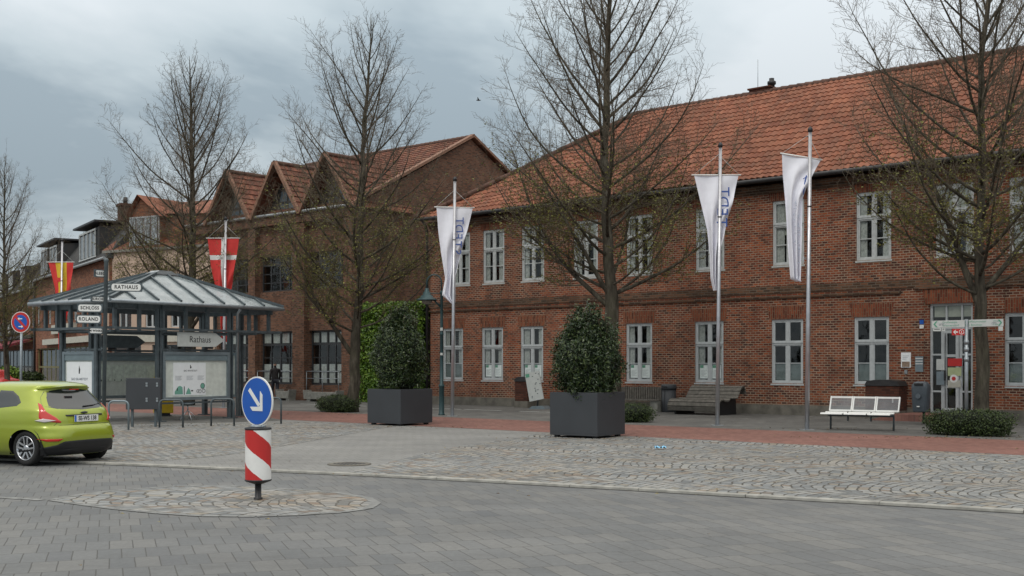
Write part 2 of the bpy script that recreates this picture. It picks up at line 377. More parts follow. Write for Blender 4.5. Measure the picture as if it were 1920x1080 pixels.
M['sett'] = paver('granite_setts', RS*-1-R(8), .17, .148, .0145, sett, (.062,.058,.048), arc=(1.9,.26), jitter=.06, bstr=.7, big=(.84,1.1))
M['sett2'] = paver('granite_setts_island', R(14), .19, .16, .013, sett, (.085,.078,.065), arc=(2.6,.55), jitter=.06, bstr=.8, loc=(.3,.5,0))
M['redpave'] = paver('red_clinker', -RS+R(45), .2, .1, .005, [(0, (.17,.078,.062)), (.5, (.205,.095,.076)), (1, (.235,.115,.09))], (.14,.08,.065), big=(.78,1.12), jitter=.004)
M['pave'] = paver('grey_slabs', -RS, .3, .3, .006, [(0, (.10,.10,.095)), (.5, (.122,.12,.113)), (1, (.142,.14,.13))], (.065,.063,.058), big=(.65,1.2), jitter=.004)
M['asphalt'] = plain('asphalt', (.12,.12,.115), .9, var=.2, scale=1.2, bump=.3)
M['kerbstone'] = plain('kerb_granite', (.27,.265,.24), .85, var=.3, scale=5, bump=.3)
base = sheet('ground', [(-600,-60),(600,-60),(600,900),(-600,900)], -.03, 'asphalt')
kerb_px = [(-260,855),(0,863),(200,871),(300,875),(500,884),(700,893),(950,906),(1200,920),(1400,932),(1650,946),(1920,962)]
kl = [G(*p) for p in kerb_px]
ext = (Vector(kl[-1])-Vector(kl[-2])).normalized(); kl.append(tuple(Vector(kl[-1])+ext*25))
ex0 = (Vector(kl[0])-Vector(kl[1])).normalized(); kl.insert(0, tuple(Vector(kl[0])+ex0*40))
road = sheet('road', [(kl[-1][0], -20), *kl[::-1], (kl[0][0]-10, kl[0][1]), (kl[0][0]-10, -20)], 0, 'road')
plaza = sheet('plaza', [*kl, (60, 40), (-20, 110), (-90, 110)], .028, 'drive')
# kerb stones
b = MB()
for i in range(len(kl)-1):
    a, c2 = Vector((*kl[i], 0)), Vector((*kl[i+1], 0)); n = (c2-a).normalized(); q = Vector((-n.y, n.x, 0))
    if q.y < 0: q = -q
    L = (c2-a).length; m = max(1, int(L/1.0))
    for j in range(m):
        p0, p1 = a+n*(L*j/m+.004), a+n*(L*(j+1)/m-.004)
        z1 = .038
        vs = [tuple(p+Vector((0,0,z))+q*t) for p in (p0, p1) for t, z in ((-.06,-.02),(-.05,z1-.008),(-.035,z1),(.06,z1),(.06,-.02))]
        b.add(vs, [(0,1,2,3,4),(9,8,7,6,5)]+[(t, 5+t, 5+(t+1) % 5, (t+1) % 5) for t in range(5)])
structure(b.build('kerb', 'kerbstone'))
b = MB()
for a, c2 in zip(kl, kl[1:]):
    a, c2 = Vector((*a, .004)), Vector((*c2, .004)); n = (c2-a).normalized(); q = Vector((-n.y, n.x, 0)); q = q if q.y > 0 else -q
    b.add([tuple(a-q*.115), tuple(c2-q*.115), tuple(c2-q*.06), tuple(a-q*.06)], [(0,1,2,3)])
M['joint_or_shadow'] = plain('painted_kerb_shadow', (.035,.033,.028), .95, var=.4, scale=8)  # dark strip painted in as the shadow line at the kerb's foot
structure(b.build('kerb_shadow_line', 'joint_or_shadow'))
def strip(o0, o1, s0, s1): return [SF(s0,o0), SF(s1,o0), SF(s1,o1), SF(s0,o1)]
ROA, ROB = 8.45, 12.75
sheet('red_brick_strip', strip(ROA, ROB, -40, 45), .032, 'redpave')
sheet('pavement', strip(-3.0, ROA-.02, -60, 45), .032, 'pave')
# right sett field: follows the driveway edge, the red strip and the kerb
def kerb_at(x, off=.08):
    for a, c2 in zip(kl, kl[1:]):
        if a[0] <= x <= c2[0]: return a[1]+(c2[1]-a[1])*(x-a[0])/(c2[0]-a[0])+off
kx0 = G(650,889)[0]
rs = [G(*p) for p in [(655,888),(720,873),(800,852),(870,838),(940,828),(985,820),(1022,814)]]
rs2 = [SF(S_of(1040, ROB)+t, ROB+.03) for t in (0, 8, 16, 30)]
kk = [(x, kerb_at(x)) for x in [kl[-1][0]-.2, kl[-2][0], kl[-3][0], kl[-4][0], kl[-5][0], kl[-6][0], kx0+.25]]
sheet('cobbled_field', rs+rs2+kk, .032, 'sett')
ls = [G(*p) for p in [(742,801),(700,808),(650,817),(590,828),(520,841),(450,853),(380,861),(300,867),(215,868)]]
lk = [(x, kerb_at(x, .1)) for x in (-8.4, -12, -18, -26)]
lt = [G(-250,806), G(0,803), G(130,802), G(260,800), G(420,797), G(560,793), G(690,796)]
sheet('cobbled_apron', ls+lk+lt, .032, 'sett')
sheet('kiosk_floor', [G(-120,800), G(0,800), G(130,799), G(260,797), G(420,794), G(530,790), G(470,778), SF(S_of(470,ROB),ROB+.03), SF(S_of(0,ROB),ROB+.03), SF(-39,ROB+.03)], .034, 'pave')
# sett island round the keep-right sign
isl = []
cen = G(440, 944)
for i in range(40):
    t = 2*math.pi*i/40; isl.append((cen[0]-.1+2.0*math.cos(t), cen[1]-.05+1.75*math.sin(t)*(1 if math.sin(t) > 0 else .72)))
isl_px = [(95,938),(150,928),(230,919),(330,912),(430,911),(540,917),(640,925),(690,934),(706,944),(690,954),(640,961),(560,966),(480,969),(380,968),(300,963),(220,955),(150,946)]
sheet('cobbled_island', [G(*p) for p in isl_px], .005, 'sett2')
# pale edging course of the island and the granite line leaving it to the left
def strips(name, pxs, wd, z, m, closed=False):
    b = MB(); P = [Vector((*G(*p), z)) for p in pxs]
    if closed: P.append(P[0])
    for a, c2 in zip(P, P[1:]):
        n = (c2-a); L = n.length; n.normalize(); q = Vector((-n.y, n.x, 0))*wd/2; m_n = max(1, round(L/.2))
        for j in range(m_n):
            p0, p1 = a+n*(L*j/m_n+.006), a+n*(L*(j+1)/m_n-.006)
            jt = rnd.uniform(-.004, .004)
            b.add([tuple(p0-q), tuple(p1-q), tuple(p1+q), tuple(p0+q)], [(0,1,2,3)])
    return structure(b.build(name, m))
M['edge'] = plain('granite_edging', (.185,.188,.182), .85, var=.4, scale=6, bump=.3)
strips('island_edging', isl_px, .11, .007, 'edge', True)
strips('granite_line', [(-200,922),(0,933),(80,938)], .13, .006, 'edge')
# parking marks, manhole, drain
b = MB()
for px in (590, 660, 832, 905, 1012):
    s = S_of(px, 3.4); p = [SF(s-.9, 3.35), SF(s+.9, 3.35), SF(s+.9, 3.5), SF(s-.9, 3.5)]
    b.poly([(x, y, .037) for x, y in p])
structure(b.build('parking_marks', 'offwhite'))
mh = thing('manhole_cover', 'round dark iron manhole cover in the grey driveway', 'manhole cover', (*G(655,874), .029))
b = MB(); b.lathe([(.36,0),(.36,.012),(.31,.012)], n=32); b.build('rim', 'stone', mh)
b = MB(); b.lathe([(.305,0),(.305,.009)], n=32)
for i in range(-4, 5):
    for j in range(-4, 5):
        if i*i+j*j < 18: b.box(i*.06-.02, i*.06+.02, j*.06-.02, j*.06+.02, .009, .014)
b.build('lid', 'gutter', mh)
# ================================================================ BUILDING KIT
def wall(b, x0, x1, z0, z1, ops, y=0., depth=.14, mi=0, top=None):
    """front wall in the local xz plane with rectangular openings and reveals"""
    xs = sorted({x0, x1, *[v for o in ops for v in o[:2] if x0 < v < x1]}); zs = sorted({z0, z1, *[v for o in ops for v in o[2:4]]})
    for i in range(len(xs)-1):
        for j in range(len(zs)-1):
            cx, cz = (xs[i]+xs[i+1])/2, (zs[j]+zs[j+1])/2
            if any(o[0] < cx < o[1] and o[2] < cz < o[3] for o in ops): continue
            b.add([(xs[i],y,zs[j]),(xs[i+1],y,zs[j]),(xs[i+1],y,zs[j+1]),(xs[i],y,zs[j+1])], [(0,1,2,3)], mi)
    for a, c, d, e in [o[:4] for o in ops]:
        for p, q in (((a,d),(a,e)),((a,e),(c,e)),((c,e),(c,d)),((c,d),(a,d))):
            b.add([(p[0],y,p[1]),(q[0],y,q[1]),(q[0],y+depth,q[1]),(p[0],y+depth,p[1])], [(0,1,2,3)], mi)
def sash(parent, w, h, fm='frame', kind='cross', curtain=True, seed=0):
    """cross-bar casement window, origin at the lower left corner, outer face at y=0"""
    b = MB(); t = .06; tr = h*.625
    b.box(0, t, 0, .07, 0, h).box(w-t, w, 0, .07, 0, h).box(t, w-t, 0, .07, h-t, h).box(t, w-t, 0, .07, 0, t)
    b.box(w/2-.04, w/2+.04, .004, .07, t, tr-.045).box(w/2-.04, w/2+.04, .004, .07, tr+.045, h-t).box(t, w-t, -.012, .07, tr-.045, tr+.045)
    for xa, xb in ((t, w/2-.04), (w/2+.04, w-t)):
        for za, zb in ((t, tr-.045), (tr+.045, h-t)):
            g = .042
            b.box(xa, xa+g, .012, .06, za, zb).box(xb-g, xb, .012, .06, za, zb).box(xa+g, xb-g, .012, .06, zb-g, zb).box(xa+g, xb-g, .012, .06, za, za+g)
            if za == t: b.box(xa+g, xb-g, .018, .055, (za+zb)/2-.014, (za+zb)/2+.014)
    b.box(t*.3, w-t*.3, -.0135, -.0125, tr-.008, tr+.006, 1)  # thin dark strip painted as a shadow line across the transom
    fr = b.build('window', [fm, 'darkframe'], parent)
    g = MB(); g.add([(t,.04,t),(w-t,.04,t),(w-t,.04,h-t),(t,.04,h-t)], [(0,1,2,3)]); g.build('pane', 'glass', fr, fix=False)
    s = MB(); s.prism([(-.05-.0,-.06),(.02,-.06),(.02,-.004),(-.05,-.02)], -.03, w+.03, 'x'); s.build('sill', fm, fr)
    return fr
def curtains(fr, w, h, r, low=False):
    b = MB(); n = 12
    for side in (0, 1):
        ww = w*r.uniform(.16, .27); x0 = .08 if side == 0 else w-.08-ww
        z0 = .1; z1 = h-.08
        vs = []
        for i in range(n+1):
            x = x0+ww*i/n; y = .085+.022*math.sin(i*2.1+r.random()); vs += [(x, y, z0), (x, y, z1)]
        b.add(vs, [(2*i, 2*i+2, 2*i+3, 2*i+1) for i in range(n)], smooth=True)
    return b.build('curtain', 'curtain', fr)
def pantile(b, quad_fn, ncol, nrow, clip=None, amp=.028, step=.03, sub=5, mi=0, uo=0):
    """corrugated, stepped roof surface; quad_fn(u,v)->(point, normal); u in tiles, v in rows from the eave"""
    for r_ in range(nrow):
        lo, hi = clip(r_) if clip else (0, ncol)
        vs = []; ncs = int(math.ceil((hi-lo)*sub))
        if ncs < 1: continue
        for row in (0, 1):
            lo2, hi2 = clip(r_+row) if clip else (0, ncol)
            for i in range(ncs+1):
                u = lo+i/sub; u = max(min(u, hi2), lo2)
                p, n = quad_fn(u, r_+row)
                ph = (u % 1.0)
                hgt = amp*(math.sin(2*math.pi*ph)*.8+.25*math.sin(4*math.pi*ph+.6))+(step if row == 0 else 0)
                vs.append(tuple(p+n*hgt))
        # riser under the lower edge
        lowr = []
        for i in range(ncs+1):
            u = max(min(lo+i/sub, hi), lo); p, n = quad_fn(u, r_); ph = u % 1.0
            lowr.append(tuple(p+n*(amp*(math.sin(2*math.pi*ph)*.8+.25*math.sin(4*math.pi*ph+.6))-.012)))
        m = ncs+1; fs = []; uv = []
        for i in range(ncs):
            fs.append((i, i+1, m+i+1, m+i)); u0 = lo+(i+.5)/sub+uo
            uv.append([(u0, r_+.5)]*4)
        for i in range(ncs):
            fs.append((2*m+i, 2*m+i+1, i+1, i)); uv.append([(lo+(i+.5)/sub+uo, r_+.5)]*4)
        b.add(vs+lowr, fs, mi, uv, smooth=False)
# ================================================================ TOWN HALL
TH = thing('town_hall', 'long two storey red brick town hall with hipped orange pantile roof', 'building', F0, RS)
EZ, LEN = 7.6, 36.0
lowers = [849, 923, 997, None, 1198, 1329.5, 1476, 1634, None, 1922]
uppers = [862, 925.5, 999, 1098, 1199, 1331, 1478, 1638, 1790, 1931]
WW = 1.13
ops = []; lw = []; uw = []
for p in lowers:
    if p: s = S_of(p); lw.append((s-WW/2, 1.06)); ops.append((s-WW/2, s+WW/2, 1.06, 3.16))
s4 = S_of(1097); ops.append((s4-.5, s4+.5, 1.06, 3.16)); lw.append((s4-WW/2, 1.06)); ops[-1] = (s4-WW/2, s4+WW/2, 1.06, 3.16)
for p in uppers: s = S_of(p); uw.append((s-WW/2, 4.93)); ops.append((s-WW/2, s+WW/2, 4.93, 7.05))
for s in (S_of(1922)+3.1, S_of(1922)+6.2): ops += [(s-WW/2, s+WW/2, 1.06, 3.16), (s-WW/2, s+WW/2, 4.93, 7.05)]; lw.append((s-WW/2,1.06)); uw.append((s-WW/2,4.93))
D0, D1 = S_of(1743), S_of(1824)
ops.append((D0, D1, .22, 3.5))
DEP = 12.0
b = MB(); wall(b, 0, LEN, 0, EZ, ops)
b.box(0, .002, .001, DEP, 0, EZ).box(LEN-.002, LEN, .001, DEP, 0, EZ).box(.002, LEN-.002, DEP-.01, DEP, 0, EZ)
b.build('wall', 'brick', TH, fix=False)
b = MB(); b.box(.15, LEN-.15, .16, DEP-.2, 3.6, 3.75).box(.15, LEN-.15, 3.2, 3.3, 0, 3.6).box(.15, LEN-.15, 3.2, 3.3, 3.75, 7.4).box(.15, LEN-.15, .16, DEP-.2, 7.4, 7.5).box(.15, LEN-.15, .16, 3.2, .2, .3)
for i, (s, z) in enumerate(lw): b.box(s-1.0, s-.9, .16, 3.2, .3, 3.6)
b.build('inner_wall', 'inner', TH)
b = MB(); b.box(-.04, D0-.25, -.045, -.001, 0, .36).box(D1+.25, LEN, -.045, -.001, 0, .36); b.build('plinth', 'stone', TH)
b = MB(); b.box(-.03, S_of(1690), -.07, -.001, 3.86, 3.93); b.box(S_of(1715), LEN, -.07, -.001, 3.95, 4.02)
b.box(-.02, LEN, -.035, -.0005, 4.02, 4.26); b.box(-.02, LEN, -.06, -.002, 7.32, 7.42).box(-.02, LEN, -.12, -.002, 7.42, 7.6); b.build('string_course', 'frieze', TH)
for pxa, pxb in ((1697, 1733), (1850, 1884)):
    b = MB(); b.box(S_of(pxa), S_of(pxb), -.03, -.0008, .36, 3.86); b.build('pilaster', 'brick', TH)
for lst, zt in ((lw, 3.16), (uw, 7.05)):
    for s, z in lst:
        b = MB(); h = .44 if zt < 4 else .27
        b.prism([(s-.08, zt), (s+WW+.08, zt), (s+WW+.16, zt+h), (s-.16, zt+h)], -.006, -.0012); b.build('brick_arch', 'arch', TH)
b = MB(); b.prism([(D0-.12, 3.5), (D1+.12, 3.5), (D1+.2, 3.94), (D0-.2, 3.94)], -.04, -.0015); b.build('brick_arch', 'arch', TH)
protoL = sash(TH, WW, 2.1, 'frame'); protoL.location = (lw[0][0], .035, lw[0][1])
protoU = sash(TH, WW, 2.12, 'frame_up'); protoU.location = (uw[0][0], .035, uw[0][1])
LWn = [protoL]+[copypart(protoL, TH, (s, .035, z)) for s, z in lw[1:]]
UWn = [protoU]+[copypart(protoU, TH, (s, .035, z)) for s, z in uw[1:]]
cr_ = random.Random(3)
for f in LWn[:5]+UWn+LWn[8:]: curtains(f, WW, 2.1, cr_)
def poster_pair(fr):
    for x in (.135, .625):
        b = MB(); b.box(x+.0, x+.37, .056, .06, .125, .63); b.box(x+.02, x+.35, .052, .055, .145, .61, 1)
        b.box(x+.03, x+.16, .049, .0515, .50, .60, 2)
        for i in range(7): b.box(x+.06, x+.29-.05*(i % 3), .0495, .0515, .42-i*.035, .428-i*.035, 3)
        b.build('poster', ['green' if False else 'greyink', 'paper', 'green', 'greyink'], fr)
for i in (1, 2, 3, 4): poster_pair(LWn[i])
idx = {849:0, 923:1, 997:2, 1198:3, 1329.5:4, 1476:5, 1634:6, 1922:7}
for i in (0, 5, 6, 7):
    b = MB(); b.box(.12, WW/2-.05, .05, .055, .12, .64).box(WW/2+.05, WW-.12, .05, .055, .12, .64); b.build('frosted_film', 'frost', LWn[i])
# one upper window with blinds half down
for i, zb in ((6, 1.0), (8, 1.35), (3, 1.6)):
    b = MB(); b.box(.12, WW-.12, .12, .125, zb, 2.04); b.build('roller_blind', 'blind', UWn[i])
# --- door
b = MB(); W = D1-D0; z0, z1 = .22, 3.5; y0 = .06; zt = 2.72
def fr_box(b, xa, xb, za, zb, t=.05): b.box(xa, xa+t, y0, y0+.07, za, zb).box(xb-t, xb, y0, y0+.07, za, zb).box(xa+t, xb-t, y0, y0+.07, zb-t, zb).box(xa+t, xb-t, y0, y0+.07, za, za+t)
fr_box(b, 0, W, z0, z1, .07); b.box(.07, W-.07, y0-.01, y0+.08, zt, zt+.14); b.box(.33, .41, y0, y0+.07, z0+.07, zt); b.box(W-.41, W-.33, y0, y0+.07, z0+.07, zt)
b.box(.07, .33, y0, y0+.06, 1.95, 2.0); b.box(W-.33, W-.07, y0, y0+.06, 1.95, 2.0); b.box(.07, .33, y0, y0+.06, .85, .9); b.box(W-.33, W-.07, y0, y0+.06, .85, .9)
b.box(W*.36, W*.36+.05, y0, y0+.07, zt+.14, z1-.07); b.box(W*.72, W*.72+.05, y0, y0+.07, zt+.14, z1-.07)
df = b.build('door_frame', 'frame', TH); df.location = (D0, 0, 0)
b = MB(); b.add([(.05,.1,.25),(W-.05,.1,.25),(W-.05,.1,3.45),(.05,.1,3.45)], [(0,1,2,3)]); g = b.build('pane', 'glass', df, fix=False)
b = MB(); b.box(.1, W-.1, .14, .15, 3.1, 3.42); b.build('roller_blind', 'blind', df)
b = MB(); dx0, dx1 = .42, W-.42
b.box(dx0, dx0+.09, .03, .09, .25, zt-.02).box(dx1-.09, dx1, .03, .09, .25, zt-.02).box(dx0+.09, dx1-.09, .03, .09, zt-.11, zt-.02).box(dx0+.09, dx1-.09, .03, .09, .25, .38)
b.box(dx0+.09, dx1-.09, .03, .09, 1.9, 1.98).box(dx0+.09, dx1-.09, .03, .09, .98, 1.05); b.box((dx0+dx1)/2-.2, (dx0+dx1)/2-.14, .03, .09, .38, zt-.11)
dr = b.build('door', 'frame', TH); dr.location = (D0, 0, 0)
b = MB(); b.box(dx0+.02, dx0+.06, -.03, .029, 1.2, 1.5); b.build('handle', 'black', dr)
for (xa, xb, za, zb, m) in ((.0,.42,1.62,1.87,'red'), (.0,.40,1.33,1.60,'leaf_lime'), (.0,.38,.99,1.22,'cream'), (-.34,-.1,1.5,1.85,'offwhite'), (-.34,-.1,1.06,1.48,'kioskl')):
    xm = (dx0+dx1)/2-.1; b = MB(); b.box(xm+xa, xm+xb, .018, .026, za+.01, zb-.01); b.build('notice', m if m != 'leaf_lime' else plain('pale_green_paper', (.40,.45,.25)), dr)
b = MB(); xm = (dx0+dx1)/2+.08; b.tube([(xm,.015,1.26),(xm,.027,1.26)], .12, 20); b.build('round_sticker', 'white', dr)
b = MB(); b.tube([(xm,.008,1.26),(xm,.0145,1.26)], .06, 12); b.build('round_sticker', 'red', dr)
# --- landing
b = MB(); b.prism([(0,0),(3.0,0),(3.0,.16),(2.0,.2),(.6,.2),(0,.02)], -1.7, -.05); ld = b.build('door_step', 'redpave', TH); ld.location = (D0-1.1, 0, .03)
# --- wall fittings
def fit(name, px, py0, py1, wd, m, d=.03, label=None):
    s = S_of(px); Y = SF(s, 0)[1]; b = MB(); b.box(-wd/2, wd/2, -d, -.002, HZ(py1, Y), HZ(py0, Y)); o = b.build(name, m, TH); o.location = (s, -.032 if 1690 < px < 1733 else 0, 0); return o, s, Y
nb, s, Y = fit('notice_plate', 1700, 661, 689, .30, 'paper')
b = MB()
for i in range(3): b.box(-.1, .1-.04*i, -.034, -.031, HZ(667+i*3, Y)-.008, HZ(667+i*3, Y)); b.box(-.12, .12, -.034, -.031, HZ(688, Y), HZ(678, Y), 1)
b.build('print', ['greyink', 'cloth' if False else 'clothyel'], nb) if False else b.build('print', ['greyink', 'beige'], nb)
o, s, Y = fit('bell_plate', 1725, 668, 697, .24, 'kioskl'); b = MB(); [b.box(-.11, .11, -.04, -.031, HZ(672+5*i, Y)-.015, HZ(672+5*i, Y)+.01) for i in range(3)]; b.build('name_strip', 'white', o)
fit('bell', 1700, 694, 701, .09, 'steel')
o, s, Y = fit('number_plate', 1729.5, 600, 608, .12, 'blue'); o, s, Y = fit('camera_plate', 1729.5, 609, 616, .12, 'white')
# --- rain pipe at the left corner
b = MB(); b.tube([(-.08,-.12,.03),(-.08,-.12,7.2),(-.08,-.2,7.45),(-.08,-.42,7.68)], .06, 10); b.build('downpipe', 'gutter', TH)
# --- roof
EAV, RZ_, RD = -.42, 12.26, 6.0     # eave y, ridge z, ridge y
ez = 7.80
prof = [(EAV, ez), (.9, ez+.82), (RD, RZ_)]
def roofp(y):
    for (ya, za), (yb, zb) in zip(prof, prof[1:]):
        if y <= yb+1e-6: return za+(zb-za)*(y-ya)/(yb-ya)
    return RZ_
TW = .215
def front(u, v, rows=20):
    y = EAV+(RD-EAV)*v/rows; p = Vector((-.45+u*TW, y, roofp(y)-.05*math.sin(u*.19)*math.sin(v*.3)-.03*math.sin(u*.07+1)+.02*noise.noise(Vector((u*.35, v*.4, 0))))); dz = (roofp(y+.05)-roofp(y-.05))/.1 if y > EAV+.05 and y < RD-.05 else .72
    return p, Vector((0, -dz, 1)).normalized()
NR = 20; NC = int((LEN+.9)/TW)
def clipf(r_):
    d = (RD-EAV)*r_/NR; hl = d*(6.8/(RD-EAV)); return (hl/TW, NC-hl/TW)
b = MB(); pantile(b, front, NC, NR, clipf)
# back slope and hip ends as tiled planes
def plane_uv(b, pts, mi=0, sc=.22, usc=None):
    pts = [Vector(p) for p in pts]; d = (pts[1]-pts[0]).normalized(); n = (pts[1]-pts[0]).cross(pts[2]-pts[0]).normalized(); e = n.cross(d)
    b.add([tuple(p) for p in pts], [tuple(range(len(pts)))], mi, [[((p-pts[0]).dot(d)/sc, (p-pts[0]).dot(e)/(sc*1.5)) for p in pts]])
def hipend(u, v):
    t = v/NR; x = -.45+6.8*t; y = EAV+(RD*2-2*EAV)*u/((RD*2-2*EAV)/TW)
    yf = EAV+(RD-EAV)*t; return Vector((x, y, roofp(yf))), Vector((-.62, 0, .78))
NCh = (RD*2-2*EAV)/TW
pantile(b, hipend, NCh, NR, lambda r_: ((RD-EAV)*(r_/NR)/TW, NCh-(RD-EAV)*(r_/NR)/TW))
plane_uv(b, [(LEN+.45, 2*RD-EAV, ez), (-.45, 2*RD-EAV, ez), (6.35, RD, RZ_), (LEN-6.35, RD, RZ_)])
plane_uv(b, [(LEN+.45, EAV, ez), (LEN+.45, 2*RD-EAV, ez), (LEN-6.35, RD, RZ_)])
rf = b.build('roof', 'tile', TH, fix=False)
b = MB(); n = 70
for i in range(n):
    xa = 6.3+(LEN-12.6)*i/n; xb = 6.3+(LEN-12.6)*(i+1)/n+.05; b.tube([(xa,RD,RZ_-.01),(xb,RD,RZ_-.03)], [.13,.115], 8)
hp = []
for i in range(15):
    t = i/14; y = EAV+(RD-EAV)*t; hp.append((-.45+6.8*t, y, roofp(y)+.03))
for p, q in zip(hp, hp[1:]): b.tube([q, p], [.10, .125], 8)
b.build('ridge_tiles', 'ridge', rf)
b = MB(); b.tube([(-.45,EAV-.06,ez-.10),(LEN+.4,EAV-.06,ez-.10)], .075, 8); b.box(-.4, LEN+.4, EAV+.01, -.12, ez-.10, ez-.04)
b.build('gutter', 'gutter', TH)
# chimney and aerial
cs = S_of(1426, -RD); b = MB(); b.box(cs-.45, cs+.45, RD-.1, RD+.7, RZ_-.4, RZ_+.14).box(cs-.5, cs+.5, RD-.15, RD+.75, RZ_+.14, RZ_+.20)
ch = b.build('chimney', 'rust', rf)
b = MB(); b.lathe([(.12,.20),(.12,.30),(.17,.33),(.17,.43),(.10,.47),(.10,.56)], (cs+.32, RD+.3, RZ_), 12); b.build('chimney_pot', 'black', rf)
b = MB(); b.tube([(cs-.28,RD+.3,RZ_+.19),(cs-.28,RD+.3,RZ_+1.4)], .011, 6); b.build('aerial', 'steel', rf)
# ================================================================ CORNER BRICK BUILDING (dormered)
c2 = S_of(668, 0.0)
B2 = thing('dormered_brick_building', 'brown brick building with a row of pointed dormers and dark framed windows', 'building', SF(c2, 0), RS)
BL = 12.6       # length towards -x
e2 = 8.75
wpx = [(488,556),(580,640)]
ops2 = []
for a, c in wpx:
    for z0, z1 in ((.75, 3.25), (5.15, 6.85)): ops2.append((S_of(a)-c2, S_of(c if z0 < 2 or a < 500 else 656)-c2, z0, z1))
bay = (S_of(609)-S_of(522)); 
for k in (2, 3):
    m0, m1 = ops2[0][0]-bay*(k-1), ops2[0][1]-bay*(k-1)
    for z0, z1 in ((.75, 3.25), (5.15, 6.85)):
        if m0 > -BL+.3: ops2.append((m0, m1, z0, z1))
b = MB(); wall(b, -BL, 0, 0, e2, ops2, depth=.35)
b.prism([(0,0),(15,0),(15,e2),(7.5,12.75),(0,e2)], -.001, -.0, 'x') if False else None
b.add([(0,0,0),(0,15,0),(0,15,e2),(0,7.5,12.75),(0,0,e2)], [(0,1,2,3,4)])
b.add([(-BL,0,0),(-BL,15,0),(-BL,15,e2),(-BL,7.5,12.75),(-BL,0,e2)], [(4,3,2,1,0)])
b.add([(-BL,15,0),(0,15,0),(0,15,e2),(-BL,15,e2)], [(3,2,1,0)])
b.build('wall', 'brick2', B2, fix=False)
b = MB(); b.box(-BL+.2, -.2, 3, 3.1, .1, 8).box(-BL+.2, -.2, .36, 3, 3.9, 4.0).box(-BL+.2, -.2, .36, 3, 7.9, 8.0).box(-BL+.2,-.2,.36,3,.2,.25); b.build('inner_wall', 'inner', B2)
b = MB()
xs = sorted({round(o[0], 3) for o in ops2} | {round(o[1], 3) for o in ops2})
xs = sorted({round(o[0], 3) for o in ops2 if o[2] < 2} | {round(o[1], 3) for o in ops2 if o[2] < 2}); edges = [(xs[i], xs[i+1]) for i in range(1, len(xs)-1, 2)]
for a, c in edges: b.box(a+.04, c-.04, -.28, -.002, 0, 8.2)
b.box(-.55, -.001, -.28, -.002, 0, 8.2)
b.build('pier', 'brick2', B2)
b = MB(); b.box(-BL, 0, -.34, -.003, 8.25, 8.72); b.build('fascia', 'brick2', B2)
b = MB(); b.tube([(-BL,-.42,8.72),(.1,-.42,8.72)], .075, 8); b.build('gutter', 'zinc', B2)
def gridwin(parent, x0, x1, z0, z1, nx, nz, y=.14, m='darkframe'):
    b = MB(); w_, h = x1-x0, z1-z0; t = .07
    b.box(0, t, 0, .06, 0, h).box(w_-t, w_, 0, .06, 0, h).box(t, w_-t, 0, .06, 0, t).box(t, w_-t, 0, .06, h-t, h)
    for i in range(1, nx): tt = .055 if i*2 == nx else .03; b.box(w_*i/nx-tt, w_*i/nx+tt, .004, .056, t, h-t)
    for j in range(1, nz): tt = .05 if j == nz-1 else .022; b.box(t, w_-t, .008, .052, h*j/nz-tt, h*j/nz+tt)
    f = b.build('window', m, parent); f.location = (x0, y, z0)
    g = MB(); g.add([(t,.03,t),(w_-t,.03,t),(w_-t,.03,h-t),(t,.03,h-t)], [(0,1,2,3)]); g.build('pane', 'glass', f, fix=False)
    return f, w_, h
for o in ops2:
    f, w_, h = gridwin(B2, *o, 4, 4)
    if o[2] < 1:
        b = MB(); 
        for i in range(4): b.box(w_*i/4+.08, w_*(i+1)/4-.08, .05, .055, .1, .95)
        b.build('frosted_film', 'curtain', f)
        b = MB(); [b.box(w_*i/4+.09, w_*(i+1)/4-.09, .05, .055, h*.78, h-.1) for i in range(4)]; b.build('curtain', 'curtain', f)
        b = MB(); b.tube([(-.15,-.3,.62),(w_+.1,-.3,.62)], .022, 6); b.tube([(-.15,-.3,.3),(w_+.1,-.3,.3)], .016, 6)
        for i in range(3): b.tube([(w_*i/2,-.3,-.5),(w_*i/2,-.3,.62)], .018, 6)
        b.build('railing', 'steel', f)
    else:
        b = MB(); b.box(.1, w_-.1, .2, .21, h*.25 if o[0] > -2.9 else h*.8, h-.1); b.build('curtain', 'curtain' if o[0] > -2.9 else 'inner', f)
# main roof + verge
b = MB(); NR2, NC2 = 24, int((BL+.3)/.24)
sl2 = Vector((0, -(12.75-e2), 7.5)).normalized()
def m2(u, v): t = v/NR2; return Vector((-BL+u*.24, -.35+7.85*t, e2-.05+(12.85-e2+.05)*t)), sl2
pantile(b, m2, NC2, NR2, None, .02, .035, 3)
plane_uv(b, [(.15, 15.3, e2-.1), (-BL, 15.3, e2-.1), (-BL, 7.5, 12.85), (.15, 7.5, 12.85)])
r2 = b.build('roof', 'tile2', B2, fix=False)
b = MB(); b.bar((.07,-.4,e2+.02),(.07,7.55,12.94), .3, .12); b.bar((.07,7.45,12.94),(.07,15.35,e2+.0), .3, .12); b.build('verge_tiles', 'verge', r2)
b = MB(); [b.tube([(-BL+BL*i/40,7.5,12.87),(-BL+BL*(i+1)/40+.04,7.5,12.86)], [.12,.10], 8) for i in range(40)]; b.build('ridge_tiles', 'ridge', r2)
